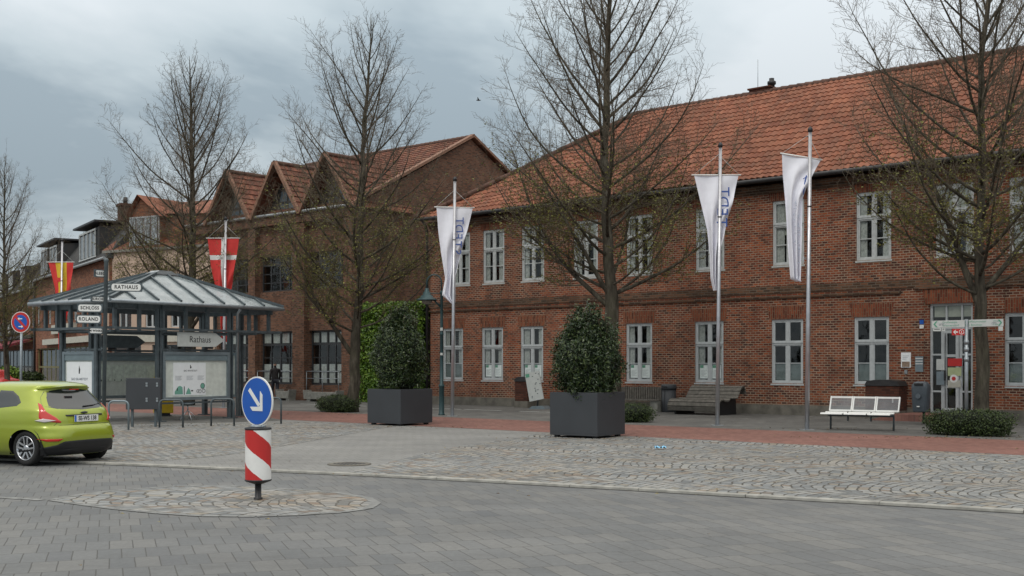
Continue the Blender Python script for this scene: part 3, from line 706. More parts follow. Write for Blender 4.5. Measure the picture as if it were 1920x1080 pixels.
# dormers: centres from the photo
for px, hw in ((615, 1.72), (521, 1.72), (431, 1.72)):
    xc = S_of(px, .3)-c2; zt = e2+2.35; zb = e2+.05; hw = 1.66
    d = MB(); back = 3.9
    for sgn in (-1, 1):
        n2 = Vector((sgn*(zt-zb), 0, hw)).normalized()
        def q(u, v, sgn=sgn, n2=n2): t = v/9; return Vector((xc+sgn*(hw+.12)*(1-t), -.55+u*.24, zb-.15+(zt-zb+.15)*t)), n2
        pantile(d, q, back/.24, 9, None, .012, .04, 3)
    dm = d.build('dormer', 'tile2', B2, fix=False)
    d = MB(); [d.bar((xc+sg*(hw+.14),-.5,zb-.18),(xc+sg*.04,-.5,zt+.05), .16, .15) for sg in (-1, 1)]; d.build('verge_tiles', 'verge', dm)
    d = MB(); d.tube([(xc,-.55,zt+.05),(xc,back*.55,zt+.05)], .10, 8); d.build('ridge_tiles', 'ridge', dm)
    d = MB(); th = .75
    d.prism([(xc-hw*.98,zb),(xc-hw*.98+.0001,zb+.02),(xc,zt-.06),(xc+hw*.98,zb)], .33, .36); d.build('dormer_front', 'darkframe', dm)
    d = MB(); d.box(xc-.03, xc+.03, .26, .33, zb, zt-.3).box(xc-hw*.7, xc+hw*.7, .26, .33, zb+.55, zb+.62); d.box(xc-.9, xc-.86, .27, .32, zb, zb+.8).box(xc+.86, xc+.9, .27, .32, zb, zb+.8); d.build('window', 'darkframe', dm)
    d = MB(); d.add([(xc-.8,.30,zb+.08),(xc+.8,.30,zb+.08),(xc+.5,.30,zb+1.1),(xc-.5,.30,zb+1.1)], [(0,1,2,3)]); d.build('pane', plain('dim_glass', (.10,.13,.15), .08), dm)
# ================================================================ BEIGE HOUSE with red dormer
pA, pB = Vector(XY(402, 58.6)), Vector(XY(198, 62.3))
ang = math.atan2((pA-pB).y, (pA-pB).x); L3 = (pA-pB).length
B3 = thing('beige_house', 'pale beige rendered house with a red brick dormer behind the kiosk', 'building', tuple(pB), ang)
b = MB(); wins = [(1.0,1.9,3.6,5.2),(2.9,3.8,3.6,5.2),(4.7,5.6,3.6,5.2),(.6,2.6,.4,2.7),(3.4,5.8,.4,2.7)]
z3 = 7.6
wall(b, 0, L3, 0, z3, wins); b.box(0,.01,.01,9,0,z3).box(L3-.01,L3,.01,9,0,z3).box(.01,L3-.01,8.99,9,0,z3); b.build('wall', 'beige', B3, fix=False)
b = MB(); b.box(.1, L3-.1, 1.5, 1.6, 0, z3).box(.1,L3-.1,.2,1.5,3.1,3.2); b.build('inner_wall', 'inner', B3)
for o in wins: gridwin(B3, *o, 2, 2, y=.06, m='frame' if o[2] > 3 else 'kiosk')
b = MB(); b.box(.2, L3-.2, -.12, -.002, 2.85, 3.35); b.build('shop_fascia', 'cream', B3)
b = MB(); b.box(-.1, L3+.1, -.15, .1, z3-.02, z3+.12); b.build('cornice', 'concrete', B3)
b = MB(); wx0, wx1 = 1.45, 6.3
plane_uv(b, [(-.2,-.1,z3+.1),(L3+.2,-.1,z3+.1),(L3+.2,4.6,z3+3.2),(-.2,4.6,z3+3.2)]); plane_uv(b, [(L3+.2,9.2,z3),(-.2,9.2,z3),(-.2,4.6,z3+3.2),(L3+.2,4.6,z3+3.2)])
rf3 = b.build('roof', 'tile2', B3, fix=False)
dz0 = HZ(468, 61); dz1 = HZ(402, 61); dz2 = HZ(364, 61)
b = MB(); b.prism([(1.5,dz0-.5),(3.7,dz0-.5),(3.7,dz1),(2.35,dz2-.15),(1.5,dz1-.1)], .25, 4.2); 
b.box(3.7, 6.2, .8, 4.2, dz0-.5, dz1-.1); dmr = b.build('dormer', 'brick3', B3)
b = MB(); [b.box(1.62+i*.52, 1.98+i*.52, .19, .245, dz0+.05, dz1-.15) for i in range(4)]; b.build('window', plain('dormer_window_glass', (.33,.37,.39), .12), dmr)
b = MB(); [b.box(1.58+i*.52, 1.62+i*.52, .16, .24, dz0, dz1-.1) for i in range(5)]; b.box(1.55, 3.7, .16, .24, dz0-.03, dz0+.05).box(1.55, 3.7, .16, .24, dz1-.15, dz1-.08); b.build('window_frame', 'frame', dmr)
b = MB(); plane_uv(b, [(1.3,-.05,dz1-.3),(1.3,4.3,dz1-.3),(2.35,4.3,dz2),(2.35,-.05,dz2)]); plane_uv(b, [(2.35,-.05,dz2),(2.35,4.3,dz2),(3.95,4.3,dz1-.15),(3.95,-.05,dz1-.15)])
plane_uv(b, [(2.6,.6,dz1+.1),(6.5,.6,dz1-.1),(6.5,3.6,dz2-.05),(2.35,3.6,dz2)]); b.build('dormer_roof', 'tile', dmr, fix=False)
# ================================================================ SLATE MANSARD ROW further left
Q = Vector(XY(206, 62.0)); e4 = Vector((-.531,.847))
a4 = math.atan2(-e4.y, -e4.x)      # local +x runs from the far end towards Q
def row_house(name, label, t0, t1, eave, brick, roof_h, roofm, win, shop, extra=None):
    p = Q+e4*t1; o = thing(name, label, 'building', tuple(p), a4); L = t1-t0
    ops = []; nw = max(1, int(L/1.9))
    for i in range(nw):
        xc = L*(i+.5)/nw; ops.append((xc-.45, xc+.45, 4.3, 6.1))
    ops.append((.5, L-.5, .3, 2.75))
    b = MB(); wall(b, 0, L, 0, eave, ops); b.box(0,.01,.01,9,0,eave).box(L-.01,L,.01,9,0,eave).box(.01,L-.01,8.99,9,0,eave); b.build('wall', brick, o, fix=False)
    b = MB(); b.box(.1, L-.1, 1.8, 1.9, 0, eave).box(.1,L-.1,.2,1.8,3.2,3.3); b.build('inner_wall', 'inner', o)
    for q in ops[:-1]: gridwin(o, *q, 2, 2, y=.08, m='frame')
    q = ops[-1]; gridwin(o, *q, max(2, int((q[1]-q[0])/1.4)), 2, y=.1, m=shop)
    b = MB(); rm = []
    plane_uv(b, [(-.1,-.25,eave),(L+.1,-.25,eave),(L+.1,1.5,eave+roof_h),(-.1,1.5,eave+roof_h)])
    plane_uv(b, [(-.1,1.5,eave+roof_h),(L+.1,1.5,eave+roof_h),(L+.1,5,eave+roof_h+1.1),(-.1,5,eave+roof_h+1.1)])
    plane_uv(b, [(L+.1,9.2,eave),(-.1,9.2,eave),(-.1,5,eave+roof_h+1.1),(L+.1,5,eave+roof_h+1.1)])
    for x in (-.1, L+.1): b.add([(x,-.25,eave),(x,1.5,eave+roof_h),(x,5,eave+roof_h+1.1),(x,9.2,eave)], [(0,1,2,3)], 0, [[(0,0),(4,4),(9,6),(12,0)]])
    r_ = b.build('roof', roofm, o, fix=False)
    b = MB(); b.tube([(-.1,-.32,eave),(L+.1,-.32,eave)], .08, 8); b.build('gutter', 'zinc', o)
    return o, r_, L
b4, r4, L4 = row_house('mansard_house', 'red brick house with dark slate mansard roof and chimney left of the kiosk roof', 0, 21, 7.3, 'brick3', 2.2, 'slate', 2, 'olive')
for xc, ww in ((3.2, 1.3), (6.2, 1.3), (15.8, 2.6)):
    b = MB(); b.prism([(.05,7.5),(.05,9.25),(2.6,9.5),(2.6,7.5)], xc-ww, xc+ww, 'x'); d = b.build('dormer', 'slate', b4)
    b = MB(); b.box(xc-ww*.75, xc+ww*.75, .0, .045, 7.75, 9.05); d2 = b.build('window', plain('far_dormer_glass', (.14,.155,.165), .1), d)
    b = MB(); n = 4 if ww > 2 else 2
    for i in range(n+1): b.box(xc-ww*.75+ww*1.5*i/n-.05, xc-ww*.75+ww*1.5*i/n+.05, -.05, -.002, 7.7, 9.1)
    b.box(xc-ww*.8, xc+ww*.8, -.06, -.004, 9.1, 9.2).box(xc-ww*.8, xc+ww*.8, -.06, -.004, 7.62, 7.7); b.build('window_frame', 'frame_up', d)
    b = MB(); b.box(xc-ww-.15, xc+ww+.15, -.25, 2.7, 9.5, 9.6); b.build('dormer_roof', 'gutter', d)
b = MB(); b.box(L4-14.2, L4-13.3, 3.8, 4.6, 9.5, 11.9).box(L4-14.3, L4-13.2, 3.7, 4.7, 11.9, 12.05); b.build('chimney', 'rust', r4)
b = MB(); b.tube([(L4-13.75,4.2,12.05),(L4-13.75,4.2,12.5)], .14, 8); b.build('chimney_pot', 'black', r4)
b = MB(); b.box(4, 20, -.3, -.002, 2.95, 3.3); b.build('awning_case', 'cream', b4)
b = MB(); b.box(6.5, 13, -.22, -.004, 3.6, 4.15); sg = b.build('shop_sign', 'cream', b4)
b = MB(); b.box(7, 9.5, -.23, -.221, 3.8, 3.9).box(9.7, 12.5, -.23, -.221, 3.72, 3.78, 1); b.build('print', ['green', 'red'], sg)
b = MB(); b.tube([(.1,-.1,0),(.1,-.1,7.3)], .07, 8); b.build('downpipe', 'gutter', b4)
b5, r5, L5 = row_house('awning_shop_house', 'brick shop house with dark red awning at the far left', 21.05, 40, 6.9, 'brick3', 2.3, 'slate', 2, 'black')
b = MB(); b.prism([(-.02,3.5),(-.02,3.35),(-2.0,2.75),(-2.0,2.95)], 3, L5-.6, 'x'); aw = b.build('awning', 'awning', b5)
b = MB(); b.box(2.5, L5-.3, -.25, -.021, 3.5, 3.75); b.build('awning_case', 'gutter', b5)
b = MB(); b.box(4, L5-5.5, -.2, -.003, 3.9, 4.8); sb = b.build('shop_sign', 'black', b5)
for t, x in (('E', L5-6.6), ('I', L5-8.6)):
    pass
b = MB(); [b.box(L5-7.6-2.2*i, L5-6.6-2.2*i, -.22, -.201, 4.0, 4.5) for i in range(2)]; b.box(L5-9.4, L5-9.2, -.22, -.201, 4.5, 4.95); b.build('print', 'offwhite', sb)
for xc in (5, 9, 14):
    b = MB(); b.prism([(.05,7.1),(.05,8.7),(2.6,8.9),(2.6,7.1)], xc-.9, xc+.9, 'x'); d = b.build('dormer', 'slate', b5)
    b = MB(); b.box(xc-.65, xc+.65, -.04, .045, 7.35, 8.5); b.build('window', 'frame', d)
b6, r6, L6 = row_house('distant_brick_house', 'small distant brick house with grey roof beyond the awning shop', 40.1, 62, 6.0, 'brick2', 2.0, 'slate', 2, 'black')
# ================================================================ VEGETATION
import array
def rvec(r): 
    z = r.uniform(-1, 1); t = r.uniform(0, 2*math.pi); q = math.sqrt(1-z*z); return Vector((q*math.cos(t), q*math.sin(t), z))
def leaves(name, pts, size, m, parent, r, aspect=.45, up=.3):
    v = []; f = []
    for p, nrm in pts:
        n = (nrm*.7+rvec(r)*(.9 if nrm.z < 3 else .8)+Vector((0,0,up))).normalized(); t = n.orthogonal(); t.rotate(Matrix.Rotation(r.uniform(0, 6.28), 3, n)); t.normalize(); q = n.cross(t)
        s = size*r.uniform(.65, 1.25); w_ = s*aspect; b_ = len(v)
        v += [tuple(p-t*s*.5), tuple(p+q*w_*.5+n*w_*.15), tuple(p+t*s*.5-n*s*.08), tuple(p-q*w_*.5+n*w_*.15)]
        f.append((b_, b_+1, b_+2)); f.append((b_, b_+2, b_+3))
    me = bpy.data.meshes.new(name); me.from_pydata(v, [], f); me.materials.append(M[m]); o = bpy.data.objects.new(name, me); C.objects.link(o); o.parent = parent
    return o
def blob(name, fn, m, parent, n=20, mm=14):
    b = MB(); vs = []
    for j in range(mm+1):
        ph = math.pi*j/mm
        for i in range(n):
            t = 2*math.pi*i/n; vs.append(tuple(fn(Vector((math.sin(ph)*math.cos(t), math.sin(ph)*math.sin(t), math.cos(ph))))))
    b.add(vs, [(j*n+i, (j+1)*n+i, (j+1)*n+(i+1) % n, j*n+(i+1) % n) for j in range(mm) for i in range(n)], smooth=True)
    return b.build(name, m, parent)
def shrub_shape(rad, seed, lump=.25, fr=1.8, taper=0., pw=2.):
    off = Vector((seed*3.1, seed*1.7, seed))
    def fn(d, k=1.0):
        s = 1+lump*noise.noise(d*fr+off)+lump*.5*noise.noise(d*fr*2.7+off)
        tp = 1-taper*max(0, d.z); s *= (math.hypot(d.x, d.y)**pw+abs(d.z)**pw)**(-1/pw)
        return Vector((d.x*rad[0]*s*tp, d.y*rad[1]*s*tp, rad[2]+d.z*rad[2]*s))*1.0 if k == 1.0 else Vector((d.x*rad[0]*s*k*tp, d.y*rad[1]*s*k*tp, rad[2]+d.z*rad[2]*s*k))
    return fn
def shrub(parent, rad, seed, n, size, m, lump=.25, z0=0., taper=0., aspect=.45, pw=2.):
    r = random.Random(seed); fn = shrub_shape(rad, seed, lump, taper=taper, pw=pw); pts = []
    for _ in range(n):
        d = rvec(r)
        if d.z < -.75: d.z *= .5; d.normalize()
        k = 1-abs(r.gauss(0, .13)); 
        if r.random() < .12: k = 1+r.uniform(0, .10)
        cl = noise.noise(d*5+Vector((seed, 0, 0)))
        if cl < -.18 and r.random() < .6: k *= .86
        p = fn(d, k*.9999)+Vector((0,0,z0)); pts.append((p, d))
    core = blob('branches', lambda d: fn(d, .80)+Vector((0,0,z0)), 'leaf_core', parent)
    return leaves('foliage', pts, size, m, parent, r, aspect)
# --- planters
def planter(loc, rz, side, h, label, shr):
    o = thing('planter', label, 'planter', (*loc, .03), rz, 'big square planters with evergreen shrubs')
    b = MB(); s = side/2; t = .05
    b.box(-s, s, -s, s, .05, .09)
    b.box(-s, s, -s, -s+t, .09, h).box(-s, s, s-t, s, .09, h).box(-s, -s+t, -s+t, s-t, .09, h).box(s-t, s, -s+t, s-t, .09, h); b.build('box', 'anth', o, bevel=.006)
    b = MB(); b.box(-s+t, s-t, -s+t, s-t, h-.12, h-.08); b.build('soil', 'rust', o)
    for x in (-1, 1):
        for y in (-1, 1): b = MB(); b.box(x*s*.8-.05, x*s*.8+.05, y*s*.8-.05, y*s*.8+.05, 0, .05); b.build('foot', 'black', o)
    return o
near1 = Vector(G(751,801)); near2 = Vector(G(1120,825.5))
def centre(near, rz, side):   # near corner is local (+s,-s)
    c_, s_ = math.cos(rz), math.sin(rz); q = Vector((side/2*c_+side/2*s_, side/2*s_-side/2*c_)); return near-q
def place_planter(near, rz, side, h, label, rad, seed, slabel, n, tpr, pw):
    c = centre(near, rz, side); o = planter(tuple(c), rz, side, h, label, None)
    sh = thing('evergreen_shrub', slabel, 'shrub', (c.x, c.y, h-.02), rz, 'evergreen shrubs growing in the planters')
    shrub(sh, rad, seed, n, .085, 'leaf_dark', .36, -.12, tpr, .38, pw)
    r = random.Random(seed); b = MB()
    for i in range(44):
        a = r.uniform(0, 6.28); rr = r.uniform(0, rad[0]*.75); p = Vector((rr*math.cos(a), rr*math.sin(a), rad[2]*2*(.72+.2*r.random())*(1-.25*(rr/rad[0])**2))); q = p+Vector((r.uniform(-.15,.15), r.uniform(-.15,.15), r.uniform(.2,.42)))
        b.tube([tuple(p), tuple(q)], [.006, .003], 4)
    b.build('stem', 'twig', sh)
    pts = []
    for v in range(0, len(b.v), 8):
        a_, b_ = Vector(b.v[v]), Vector(b.v[v+4])
        for k in range(9): pts.append((a_.lerp(b_, r.uniform(.2, 1.05))+rvec(r)*.05, Vector((0,0,1))))
    leaves('shoot_leaf', pts, .10, 'leaf_dark', sh, r)['kind'] = 'stuff'
    return o
place_planter(near1, RS+R(2), 1.26, .98, 'square anthracite planter left of the street lamp', (.72,.72,1.14), 11, 'dark evergreen shrub in the planter before the ivy hedge', 16000, .45, 2.3)
place_planter(near2, RS+R(6), 1.25, 1.02, 'nearer square anthracite planter on the cobbles before the town hall', (.74,.74,.98), 23, 'rounder evergreen shrub in the nearer planter before the town hall', 18000, .34, 2.7)
# --- low shrubs round the trees
def low(loc, rx, ry, h, seed, n, label, rz=RS, m='leaf_box'):
    o = thing('low_shrub', label, 'shrub', (*loc, .0), rz, 'low clipped shrubs at the feet of the trees'); shrub(o, (rx*.93, ry*.93, h/2), seed, n, .05, m, .14, .0, 0, .6, 3.2); return o
def Gs(px, o): s = S_of(px, o); return SF(s, o)
low(Gs(634, 7.9), .95, .6, .62, 31, 5200, 'low dark shrub left of the ivy hedge at the foot of a tree')
low(Gs(1172, 7.2), 1.0, .6, .55, 32, 4200, 'low dark shrub peeking out right of the nearer planter')
low(Gs(1816, 7.3), 1.08, .6, .62, 33, 7600, 'wide low shrub around the finger post and the rightmost tree')
# --- hedge between the two buildings
hx0, hx1 = S_of(674, .3), -.22
hg = thing('ivy_hedge', 'tall bright green ivy hedge filling the gap between the two brick buildings', 'hedge', SF(hx0, .0), RS)
r = random.Random(5); HL = hx1-hx0; HH = 4.25; pts = []
for _ in range(15000):
    f_ = r.random(); ed = noise.noise(Vector((f_*6, 2, 3)))*.12
    if r.random() < .82: x, z = r.uniform(0, HL), r.uniform(.0, HH); y = -.3+.16*noise.noise(Vector((x*1.6, z*1.6, 0)))+r.uniform(-.05,.14); pts.append((Vector((x, y, z)), Vector((0,-1,0))))
    elif r.random() < .6: x, y = r.uniform(0, HL), r.uniform(-.3, .9); pts.append((Vector((x, y, HH+.12*noise.noise(Vector((x*2, y*2, 5)))+r.uniform(-.05,.1))), Vector((0,0,1))))
    else: y, z = r.uniform(-.3, .9), r.uniform(0, HH); sx_ = r.random() < .5; pts.append((Vector((r.uniform(-.06,.1)+(0 if sx_ else HL-.04), y, z)), Vector((-1 if sx_ else 1,0,0))))
leaves('foliage', pts, .13, 'leaf_hedge', hg, r, .8)
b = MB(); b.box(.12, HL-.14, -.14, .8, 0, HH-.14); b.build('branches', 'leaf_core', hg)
# --- trees
def make_tree(root, H, h0, rt, Rc, seed, lean=0., forks=(), leafz=8., n_prim=56, dens=.9, topr=.25):
    r = random.Random(seed); limb = MB(); tw = []; leafp = []
    def seg_curve(p, d, L, up, wob, n):
        pts = [p.copy()]; d = d.normalized()
        for i in range(n):
            d = (d+Vector((0,0,up/n))+rvec(r)*wob).normalized(); p = p+d*(L/n); pts.append(p.copy())
        return pts
    def put(pts, r0, r1, n):
        k = len(pts)-1; tw.append((pts, [r0+(r1-r0)*(i/k) for i in range(k+1)], n))
    # trunk
    tp = [Vector((0,0,-.1))]; rads = [rt*1.25]; nseg = 26; x = y = 0
    for i in range(1, nseg+1):
        t = i/nseg; x += r.gauss(0, .035)+lean/nseg; y += r.gauss(0, .03)
        tp.append(Vector((x, y, H*t))); rads.append(rt*(1.08 if i == 1 else 1)*(1-t)**.82*(1 if H*t < h0 else .86)+.008)
    limb.tube([tuple(p) for p in tp], rads, 12)
    def at(h):
        i = min(nseg-1, max(0, int(h/H*nseg))); f_ = h/H*nseg-i; return tp[i].lerp(tp[i+1], f_), rads[i]+(rads[i+1]-rads[i])*f_
    def fine(pts, r0, lvl, L):
        # children along a branch
        n = int(L*({1: 6.2, 2: 8.2, 3: 9.5}[lvl])*dens)
        for j in range(n):
            t = (.18 if lvl == 1 else .12)+(.86 if lvl == 1 else .86)*(j+r.random())/max(1, n); k = t*(len(pts)-1); i = min(len(pts)-2, int(k)); p = pts[i].lerp(pts[i+1], k-i); d = (pts[i+1]-pts[i]).normalized()
            ax = rvec(r); ax = (ax-d*ax.dot(d)).normalized(); an = R(r.uniform(34, 66)); nd = (d*math.cos(an)+ax*math.sin(an)); 
            if nd.z < -.15: nd.z *= .3
            cl = {1: L*r.uniform(.20, .42)*(1-t*.55), 2: L*r.uniform(.26, .46)*(1-t*.4), 3: r.uniform(.10, .24)}[lvl]
            cl = max(cl, .14); rr = max(.0032, r0*(1-t*.8)*{1: .40, 2: .45, 3: .55}[lvl])
            q = seg_curve(p, nd, cl, .45 if lvl < 3 else .15, .10 if lvl < 3 else .16, {1: 6, 2: 4, 3: 2}[lvl])
            put(q, rr, .0028, {1: 5, 2: 4, 3: 3}[lvl])
            if lvl < 3: fine(q, rr, lvl+1, cl)
            if lvl >= 2 and q[-1].z < leafz+r.gauss(0, .8):
                for _ in range(r.choice((1,2,3))): leafp.append((q[r.randrange(1, len(q))]+rvec(r)*.03, Vector((0,0,1))))
    def primary(h, az, el, L, r0=None, up=.9, n=11, collect=True):
        p, tr_ = at(h); d = Vector((math.cos(az)*math.cos(el), math.sin(az)*math.cos(el), math.sin(el)))
        r0 = (r0*.72 if r0 else min(tr_*.42, .006+.0075*L)); pts = seg_curve(p-d*tr_*.3, d, L, up, .085, n)
        k = len(pts)-1; limb.tube([tuple(q) for q in pts], [max(.005, r0*(1-i/k)**.8+.004) for i in range(k+1)], 7)
        fine(pts, r0, 1, L)
    for (h, az, el, L, r0, up) in forks: primary(h, az, el, L, r0, up, 13)
    az = r.uniform(0, 6.28)
    for i in range(n_prim):
        t = (i+.5)/n_prim; h = h0+(H*.965-h0)*t**1.05; az += 2.4+r.uniform(-.35, .35)
        hr = (h-h0)/(H-h0); env = Rc*(1-hr)**1.12*(1.0 if hr > .1 else .8)+topr
        el = R(12+46*hr+r.uniform(-10, 10)); L = env*r.uniform(.8, 1.15)/max(.5, math.cos(el*.9+.35))*.95
        primary(h, az, el, L, up=.75+.55*r.random())
    # short shoots straight on the leader
    fine(tp[int(nseg*.35):], .02, 2, H*.4)
    limb.build('trunk', 'bark', root, uv=False, fix=False)
    v = []; f = []
    for pts, rd, n in tw:
        b_ = len(v); up = None
        for i, p in enumerate(pts):
            d = (pts[min(i+1, len(pts)-1)]-pts[max(i-1, 0)]).normalized(); up = d.orthogonal().normalized() if up is None else (up-d*up.dot(d)).normalized(); q = d.cross(up)
            for j in range(n):
                t = 6.2832*j/n; v.append(tuple(p+(up*math.cos(t)+q*math.sin(t))*rd[i]))
        for i in range(len(pts)-1):
            for j in range(n): f.append((b_+i*n+j, b_+i*n+(j+1) % n, b_+(i+1)*n+(j+1) % n, b_+(i+1)*n+j))
    me = bpy.data.meshes.new('crown'); me.from_pydata(v, [], f); me.materials.append(M['twig']); o = bpy.data.objects.new('crown', me); C.objects.link(o); o.parent = root
    leaves('young_leaves', leafp, .062, 'leaf_bud', root, r, .7)
    print('tree', seed, len(f), len(leafp))
TG = 'bare lime trees along the pavement'
def left(a): return RS+math.pi+a
tB = thing('tree', 'bare tree left of the ivy hedge, its trunk forking low into two stems', 'tree', SF(S_of(661, 7.7), 7.7), 0, TG)
make_tree(tB, 13.9, 2.7, .19, 4.9, 101, .5, [(1.9, R(178), R(50), 5.4, .12, .55), (3.9, R(15), R(28), 3.6, .07, .5)], 6.8, 56)
tC = thing('tree', 'tallest bare tree directly behind the nearer planter', 'tree', SF(S_of(1150, 6.9), 6.9), 0, TG)
make_tree(tC, 15.2, 3.6, .24, 5.2, 202, .1, [(3.3, R(172), R(42), 6.2, .11, .5), (3.7, R(5), R(18), 4.4, .08, .45), (3.6, R(200), R(55), 5.2, .10, .4)], 6.9, 60)
tD = thing('tree', 'thick forked bare tree behind the finger post at the right', 'tree', SF(S_of(1833, 6.1), 6.1), 0, TG)
make_tree(tD, 13.8, 3.3, .165, 5.0, 303, .2, [(3.0, R(165), R(68), 6.0, .12, .2), (3.4, R(10), R(45), 4.8, .10, .5), (4.2, R(185), R(22), 3.6, .06, .5)], 6.6, 58)
tA = dup(tC, SF(S_of(352, 7.5), 7.5), R(150), 'bare tree directly behind the glass roofed kiosk', scale=(.98, .98, .93))
tE = dup(tB, SF(S_of(12, 7.5)-0, 7.5), R(95), 'bare tree cut off by the left edge of the picture', scale=(.72, .72, .86))
# background tree seen between kiosk and dormers
tF = dup(tD, (*XY(480, 84),), R(40), 'distant bare tree rising behind the dormer roofs', scale=(1.15, 1.15, 1.12))
# ================================================================ FLAGS
def pole(px, Y, h, label, tilt=.010):
    o = thing('flagpole', label, 'flagpole', (*XY(px, Y), .03), 0, 'aluminium flagpoles'); o.rotation_euler = (0, tilt, 0)
    b = MB(); b.tube([(0,0,0),(0,0,2.6),(0,0,h)], [.058,.056,.043], 16); b.build('pole', 'alu', o)
    b = MB(); b.lathe([(.06,0),(.065,.05),(.05,.10),(.01,.13)], (0,0,h), 16); b.build('cap', 'black', o)
    for z in (h-1.9, h*.37):
        b = MB(); b.lathe([(.055,0),(.055,.03)], (0,0,z), 14); b.build('clamp', 'black', o)
    b = MB(); b.box(-.16,.16,-.16,.16,-.005,.012); b.build('base_plate', 'steel', o)
    return o
def flag(px, Y, pyb, rows, mats, colfn, label, w_bar, z_off=0., rope=.55, tilt=0., prints=None, xb=0.):
    """rows: (photo y, left px, right px) outlines of the hanging cloth, relative to the pole px"""
    sc = Y/FPX; o = thing('flag', label, 'flag', (XY(px, Y)[0], Y+.11, HZ(pyb, Y)), 0, 'vertical flags on the flagpoles')
    b = MB(); a, c = w_bar[0]*sc, w_bar[1]*sc; b.tube([(a,0,-tilt*a),(c,0,-tilt*c)], .018, 8); b.build('crossbar', 'white', o)
    b = MB(); rp = (0.0, -.045, rope); b.tube([(a*.93,0,-tilt*a),rp], .007, 4).tube([(c*.93,0,-tilt*c),rp], .007, 4); b.build('rope', 'offwhite', o)
    nx, ny = 30, 44; zt, zb = rows[0][0], rows[-1][0]; vs = []; fs = []; mi = []
    for j in range(ny+1):
        py = zt+(zb-zt)*j/ny
        for (ya, la, ra), (yb, lb, rb) in zip(rows, rows[1:]):
            if ya <= py <= yb+1e-6: t = (py-ya)/(yb-ya); l_, r_ = la+(lb-la)*t, ra+(rb-ra)*t
        full = rows[0][2]-rows[0][1]; shrink = max(0, 1-(r_-l_)/full)
        for i in range(nx+1):
            f_ = i/nx; x = (l_+(r_-l_)*f_)*sc; amp = .02+.13*shrink
            y = amp*math.sin(f_*math.pi*(2+5*shrink)+j*.04)+.015*math.sin(j*.25+f_*3)
            vs.append((x, y, -(py-pyb)*sc-tilt*x*(1-j/ny)-.02))
    for j in range(ny):
        for i in range(nx): fs.append((j*(nx+1)+i, j*(nx+1)+i+1, (j+1)*(nx+1)+i+1, (j+1)*(nx+1)+i)); mi.append(colfn((i+.5)/nx, (j+.5)/ny))
    b = MB(); b.add(vs, fs, 0, smooth=True); b.mi = mi; cl = b.build('cloth', mats, o, fix=False)
    if prints: prints(cl, sc, vs, nx)
    return o
def city(cl, sc, vs, nx, x=.09, z0=-.50, size=.26, n=9, txt='BRAMSTEDT', mt='flagblue'):
    # the cloth shows its back: lettering reads mirrored, climbing the cloth
    for i, ch_ in enumerate(txt[::-1][:n]):
        w_ = .0
        text('lettering', ch_, size, mt, cl, (x-.02*i, -.075, z0-i*size*.66), (R(90), R(90), 0), sx=-1)
for px, Y, lab in ((848, 37.5, 'flagpole beside the curved street lamp'), (1345, 31.7, 'flagpole before the curved wooden bench'), (1513, 29.6, 'flagpole left of the white metal bench'), (419, 45.0, 'flagpole carrying the red and white cross flag'), (113, 55.8, 'flagpole carrying the red and yellow flag')):
    pole(px, Y, 7.52 if px != 419 else 7.2, lab, tilt=.011 if px > 500 else .012)
white = lambda u, v: 0
flag(852, 37.5, 388, [(388,-34,34),(430,-31,24),(470,-26,12),(520,-18,2),(552,-24,2),(568,-6,1)], 'cloth', white, 'white lettered flag on the flagpole beside the street lamp', (-38,38), tilt=.02, prints=lambda *a: city(*a, x=.15, z0=-.44, size=.38, n=5))
flag(1348, 31.7, 327, [(327,-45,38),(380,-32,26),(430,-20,12),(480,-14,2),(520,-13,0),(543,-8,-2)], 'cloth', white, 'narrow twisted white flag on the middle town hall flagpole', (-50,43), prints=lambda *a: city(*a, x=.13, z0=-.46, size=.42, n=4))
def mark3(cl, sc, vs, nx):
    b = MB(); b.tube([(-.04,-.05,-.45),(-.10,-.06,-.75),(-.12,-.06,-.95)], [.012,.02,.01], 6); b.tube([(-.12,-.05,-.55),(-.02,-.05,-.48)], .012, 5); b.build('emblem', 'flagblue', cl)
    r = random.Random(9); b = MB()
    for i in range(26): x, z = -.30+.004*i+r.uniform(-.07,.07), -1.1-i*.062; b.tube([(x,-.06,z),(x+r.uniform(-.1,.1),-.07,z+r.uniform(-.08,.08))], .006, 4)
    b.build('emblem', 'flagpale', cl)
flag(1516, 29.6, 294, [(294,-48,25),(330,-46,6),(370,-42,-8),(420,-38,-12),(470,-34,-12),(510,-31,-12),(522,-30,-12),(526,-18,-12)], 'cloth', white, 'plain looking white flag with tilted crossbar on the rightmost flagpole', (-51,28), tilt=.16, prints=mark3)
flag(419, 45.0, 446, [(446,-31,28),(500,-25,20),(545,-15,12),(600,-8,6),(640,-5,4)], ['clothred','white'], lambda u, v: 1 if (abs(u-.5) < .07 or .155 < v < .205) else 0, 'red flag with white cross hanging behind the kiosk roof', (-34,30))
flag(114, 55.8, 491, [(491,-25,22),(540,-13,17),(600,-9,10),(655,-6,7)], ['clothred','clothyel'], lambda u, v: 1 if .27 < u < .74 else 0, 'red and yellow striped flag hanging left of the kiosk', (-28,24),
     prints=lambda cl, sc, vs, nx: MB().box(-.16,-.02,-.06,-.05,-.95,-.75).box(-.20,-.17,-.06,-.05,-.98,-.72).build('emblem', 'clothred', cl))
